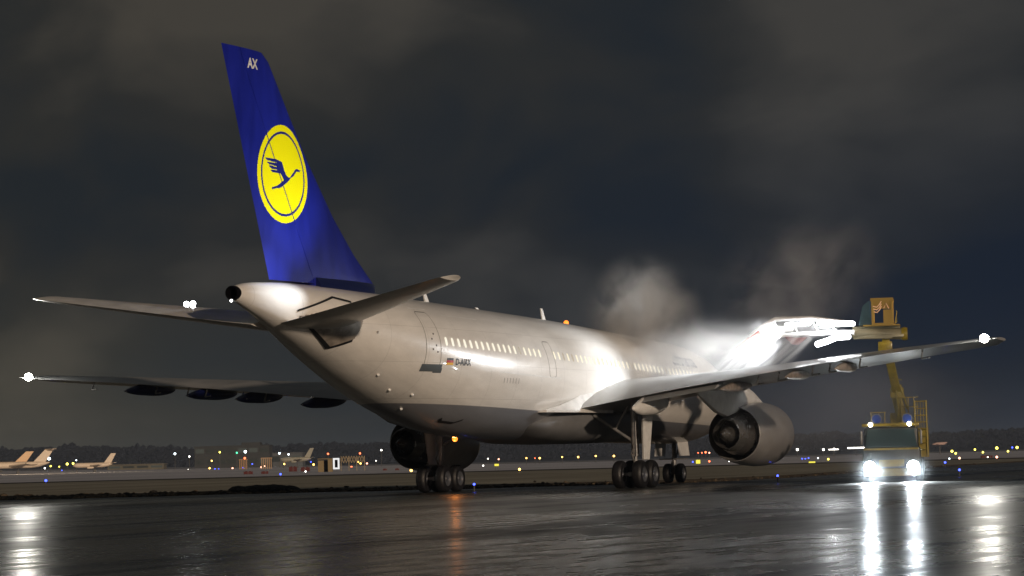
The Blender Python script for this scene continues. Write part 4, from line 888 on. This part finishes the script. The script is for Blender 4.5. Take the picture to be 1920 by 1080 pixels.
# parked jets
def jet(px,py_base,wpx,hpx,w,label,ttail,tilt,name='parked_jet',flip=1,tint=(.62,.52,.42)):
    e=vobj(name,px,w); k=m_per(w); tag(e,label,'airliner','parked jets on the far apron'); zb=max(.4,zat(px,py_base,w)); L_=wpx*k; H=hpx*k; r=H*.17; e.rotation_euler=(0,0,ROTZ+tilt)
    m=mat('parked_jet_lit_paint',tint,.5); zc=zb+r*1.25
    b=MB(); st=[(-.5,.02),(-.485,.35),(-.45,.72),(-.40,.95),(-.34,1),(.22,1),(.34,.82),(.44,.45),(.5,.12)]
    b.tube([(a*L_,0,zc+(max(0,a-.2)**2)*r*7) for a,_ in st],[c*r for _,c in st],16); b.build('fuselage',m,e)
    b=MB(); zt=zb+H; b.add([(.26*L_,-.12,zc+r*.8),(.44*L_,-.12,zc+r*.8),(.56*L_,-.08,zt),(.44*L_,-.08,zt),(.26*L_,.12,zc+r*.8),(.44*L_,.12,zc+r*.8),(.56*L_,.08,zt),(.44*L_,.08,zt)],[(0,1,2,3),(4,7,6,5),(0,3,7,4),(1,5,6,2),(3,2,6,7)]); b.build('fin',m,e,smooth=0)
    hz=zt-.1 if ttail else zc+r*.6; hx=.43*L_ if ttail else .40*L_
    for s in (-1,1):
        b=MB(); q=L_*.16; b.add([(hx,0,hz),(hx+L_*.11,0,hz),(hx+L_*.16,s*q,hz+.1),(hx+L_*.10,s*q,hz+.1),(hx,0,hz+.18),(hx+L_*.11,0,hz+.18),(hx+L_*.16,s*q,hz+.2),(hx+L_*.10,s*q,hz+.2)],[(0,1,2,3),(4,7,6,5),(0,3,7,4),(1,5,6,2),(3,2,6,7),(0,4,5,1)]); b.build('tailplane',m,e,smooth=0)
        b=MB(); q=L_*.42; zz=zc-r*.6; b.add([(-.12*L_,0,zz),(.10*L_,0,zz),(.20*L_,s*q,zz+q*.1),(.13*L_,s*q,zz+q*.1),(-.12*L_,0,zz+.5),(.10*L_,0,zz+.3),(.20*L_,s*q,zz+q*.1+.12),(.13*L_,s*q,zz+q*.1+.15)],[(0,1,2,3),(4,7,6,5),(0,3,7,4),(1,5,6,2),(3,2,6,7),(0,4,5,1)]); b.build('wing',m,e,smooth=0)
        ex=.25*L_ if ttail else -.06*L_; ey=s*(r*1.9 if ttail else L_*.14); ez=zc+r*.4 if ttail else zc-r*1.0
        b=MB(); b.tube([(ex-.09*L_,ey,ez),(ex-.06*L_,ey,ez),(ex+.03*L_,ey,ez),(ex+.07*L_,ey,ez)],[r*.42,r*.48,r*.45,r*.25],14); b.build('engine',m,e)
        b=MB(); b.tube([(.04*L_,s*r*1.1,zz),(.04*L_,s*r*1.1,-.0)],.09,6); b.tube([(.04*L_,s*r*1.1-.3,.35),(.04*L_,s*r*1.1+.3,.35)],.42,12); b.build('landing_gear',MPOST,e)
    b=MB(); b.tube([(-.4*L_,0,zc-r*.8),(-.4*L_,0,0)],.08,6); b.tube([(-.4*L_,-.2,.3),(-.4*L_,.2,.3)],.32,12); b.build('landing_gear',MPOST,e)
    return e
jet(22,880,128,36,800,'parked T-tailed jet at far left, lit cream, its tail left of the bright lamp',True,.25)
jet(168,878,76,27,850,'smaller parked jet lit cream between the yellow apron lamps and the dark field',False,.2)
jet(548,867,60,26,1000,'dim parked jet with raised tail standing right of the terminal',False,.1,tint=(.30,.29,.24))
jet(-10,878,120,30,980,'parked jet half out of the frame with an orange lit tail behind the T-tailed jet',False,.35,tint=(.80,.52,.28))
for (px_,w_,pw,col) in ((30,770,1500,(1,.72,.42)),(165,820,900,(1,.75,.48)),(545,960,260,(1,.9,.65)),(620,640,100,(1,.85,.6))):
    p=ground_at(px_,w_-25); lamp('jet_fill_light','SPOT',(p.x,p.y,p.z+14),pw*14,col,.3,to=(p.x-F2.x*-30,p.y-F2.y*-30,0),cone=110,blend=.6)  # unseen spots added to light the parked jets and the booth
# terminal
def building(px0,px1,py_top,w,label,cat='building',name='terminal_building',rows=2,tint=(.045,.05,.052),depth=18,upper=None):
    pc=(px0+px1)/2; e=vobj(name,pc,w); tag(e,label,cat); k=m_per(w); W_=(px1-px0)*k; H=zat(pc,py_top,w)
    m=mat('concrete_facade',tint,.8,noise=(.2,.3)); b=MB(); b.box((0,depth/2,H/2),(W_,depth,H)); b.build('wall',m,e,smooth=0)
    b=MB(); b.box((0,depth/2,H+.2),(W_+.8,depth+.8,.4)); 
    if upper: 
        u0,u1,uy=upper; xx=((u0+u1)/2-pc)*k; HH=zat(pc,uy,w); b.box((xx,depth/2,(H+HH)/2+.2),((u1-u0)*k,depth*.6,HH-H))
    b.build('roof',m,e,smooth=0)
    gl=mat('dull_window_band',(.04,.05,.05),.3)
    for r_ in range(rows):
        n_=max(3,int(W_/5)); z=H*(r_+.6)/rows
        for i in range(n_):
            b=MB(); b.box(((i-(n_-1)/2)*W_/n_,-.03,z),(W_/n_*.8,.1,H/rows*.4)); b.build('window',gl if random.random()<.8 else MDIM,e,smooth=0)
    return e
MDIM=emis('dim_lit_window',(.6,.75,.6),.045)
building(358,498,837,1400,'long low terminal building with flat roof behind the far lamps',upper=(445,480,831))
building(500,560,850,1450,'low annex building joined right of the long terminal',rows=1,name='annex_building',tint=(.10,.11,.12))
building(195,300,872,1200,'very low dim building row left of the pole lamp','building','low_shed',1,(.14,.13,.10),10)
def stand(px0,px1,py0,py1,w,label,tint,n_):
    pc=(px0+px1)/2; e=vobj('service_stand',pc,w); tag(e,label,'stand','slatted service stands by the terminal'); k=m_per(w); z0=zat(pc,py1,w); z1=zat(pc,py0,w); W_=(px1-px0)*k; m=mat('warm_slats',tint,.8)
    b=MB(); 
    for i in range(n_): b.box(((i-(n_-1)/2)*W_/n_,0,z1/2),(W_/n_*.45,.3,z1))
    b.build('slat_panel',m,e,smooth=0); b=MB(); b.box((0,.5,z1),(W_,1.6,.25)); b.build('roof',m,e,smooth=0)
stand(441,457,862,869,900,'left slatted stand with warm lit posts below the terminal',(.45,.27,.15),5)
stand(482,503,859,869,900,'right slatted stand with warm lit posts below the terminal',(.45,.30,.18),6)
# booth, white frame and lattice fence
e=vobj('brown_booth',603,560); tag(e,'boxy brown booth left of the glowing white frame','booth'); k=m_per(560); H=zat(603,861,560); W_=28*k; mb=mat('booth_brown',(.25,.19,.10),.8)
b=MB(); b.box((-W_*.3,.0,H*.45),(W_*.38,1.5,H*.9)); b.box((W_*.32,0,H*.5),(W_*.3,1.5,H)); b.box((W_*.05,.4,H*.45),(W_*.4,.6,H*.9),1); b.build('wall',[mb,MHOLE],e,smooth=0); b=MB(); b.box((0,0,H+.05),(W_*1.02,1.8,.15)); b.build('roof',mb,e,smooth=0)
e=vobj('white_sign_frame',623,540); tag(e,'upright white frame with dark centre, glowing on the far field','sign'); k=m_per(540); zt=zat(623,859,540); zb=max(.1,zat(623,880,540)); mw=emis('white_frame_face',(1,1,1),.9)
b=MB(); t_=3.2*k; W_=12*k
for s in (-1,1): b.box((s*(W_-t_)/2,0,(zt+zb)/2),(t_,.2,zt-zb))
b.box((0,0,zt-t_/2),(W_-2*t_-.002,.19,t_)); b.box((0,0,zb+t_/2),(W_-2*t_-.002,.19,t_)); b.build('lit_border',mw,e,smooth=0); b=MB(); b.box((0,.05,(zt+zb)/2),(W_*.5,.06,(zt-zb)*.8)); b.build('panel',MHOLE,e,smooth=0)
e=vobj('lattice_fence',654,600); tag(e,'dim crisscross lattice fence right of the white frame','fence'); k=m_per(600); z1=zat(654,855,600); z0=zat(654,868,600); W_=44*k; ml=mat('lattice_paint',(.32,.26,.17),.8)
b=MB(); n_=9
for i in range(n_):
    xa=-W_/2+W_*i/n_; xb=xa+W_/n_
    b.tube([(xa,0,z0),(xb,0,z1)],.09,5); b.tube([(xa,0,z1),(xb,0,z0)],.09,5)
b.build('lattice',ml,e); b=MB()
for i in (0,3,6,9): b.box((-W_/2+W_*i/n_,.15,z1/2),(.15,.15,z1))
b.build('post',ml,e,smooth=0)
# distant light aircraft or vehicle right of the truck
e=vobj('small_aircraft',1753,900); tag(e,'small dim propeller aircraft parked right of the truck','aircraft'); k=m_per(900); z=zat(1753,833,900); mm_=mat('dim_paint',(.5,.36,.33),.7)
b=MB(); b.tube([(-14*k,0,z),(-6*k,0,z+.1),(6*k,0,z+.2),(14*k,0,z+.5)],[.1,.55,.5,.12],10); b.build('fuselage',mm_,e); b=MB(); b.box((0,0,z-.1),(2.2,9,.15)); b.build('wing',mm_,e); b=MB(); b.box((0,0,z/2),(.3,.3,z)); b.build('landing_gear',MPOST,e)

# damp night air over the whole field
b=MB(); c=uw(0,2300,0); b.box((c.x,c.y,13.5),(7600,5200,31),rz=ROTZ)
hz=b.build('haze',None,smooth=0)
hm=bpy.data.materials.new('damp_air'); hm.use_nodes=True; nt=hm.node_tree; nt.nodes.remove(nt.nodes['Principled BSDF']); v=nt.nodes.new('ShaderNodeVolumePrincipled'); v.inputs['Color'].default_value=(.62,.76,1,1); v.inputs['Density'].default_value=.00010; v.inputs['Anisotropy'].default_value=.3
nt.links.new(v.outputs[0],nt.nodes['Material Output'].inputs['Volume']); hz.data.materials.clear(); hz.data.materials.append(hm); tag(hz,kind='stuff')
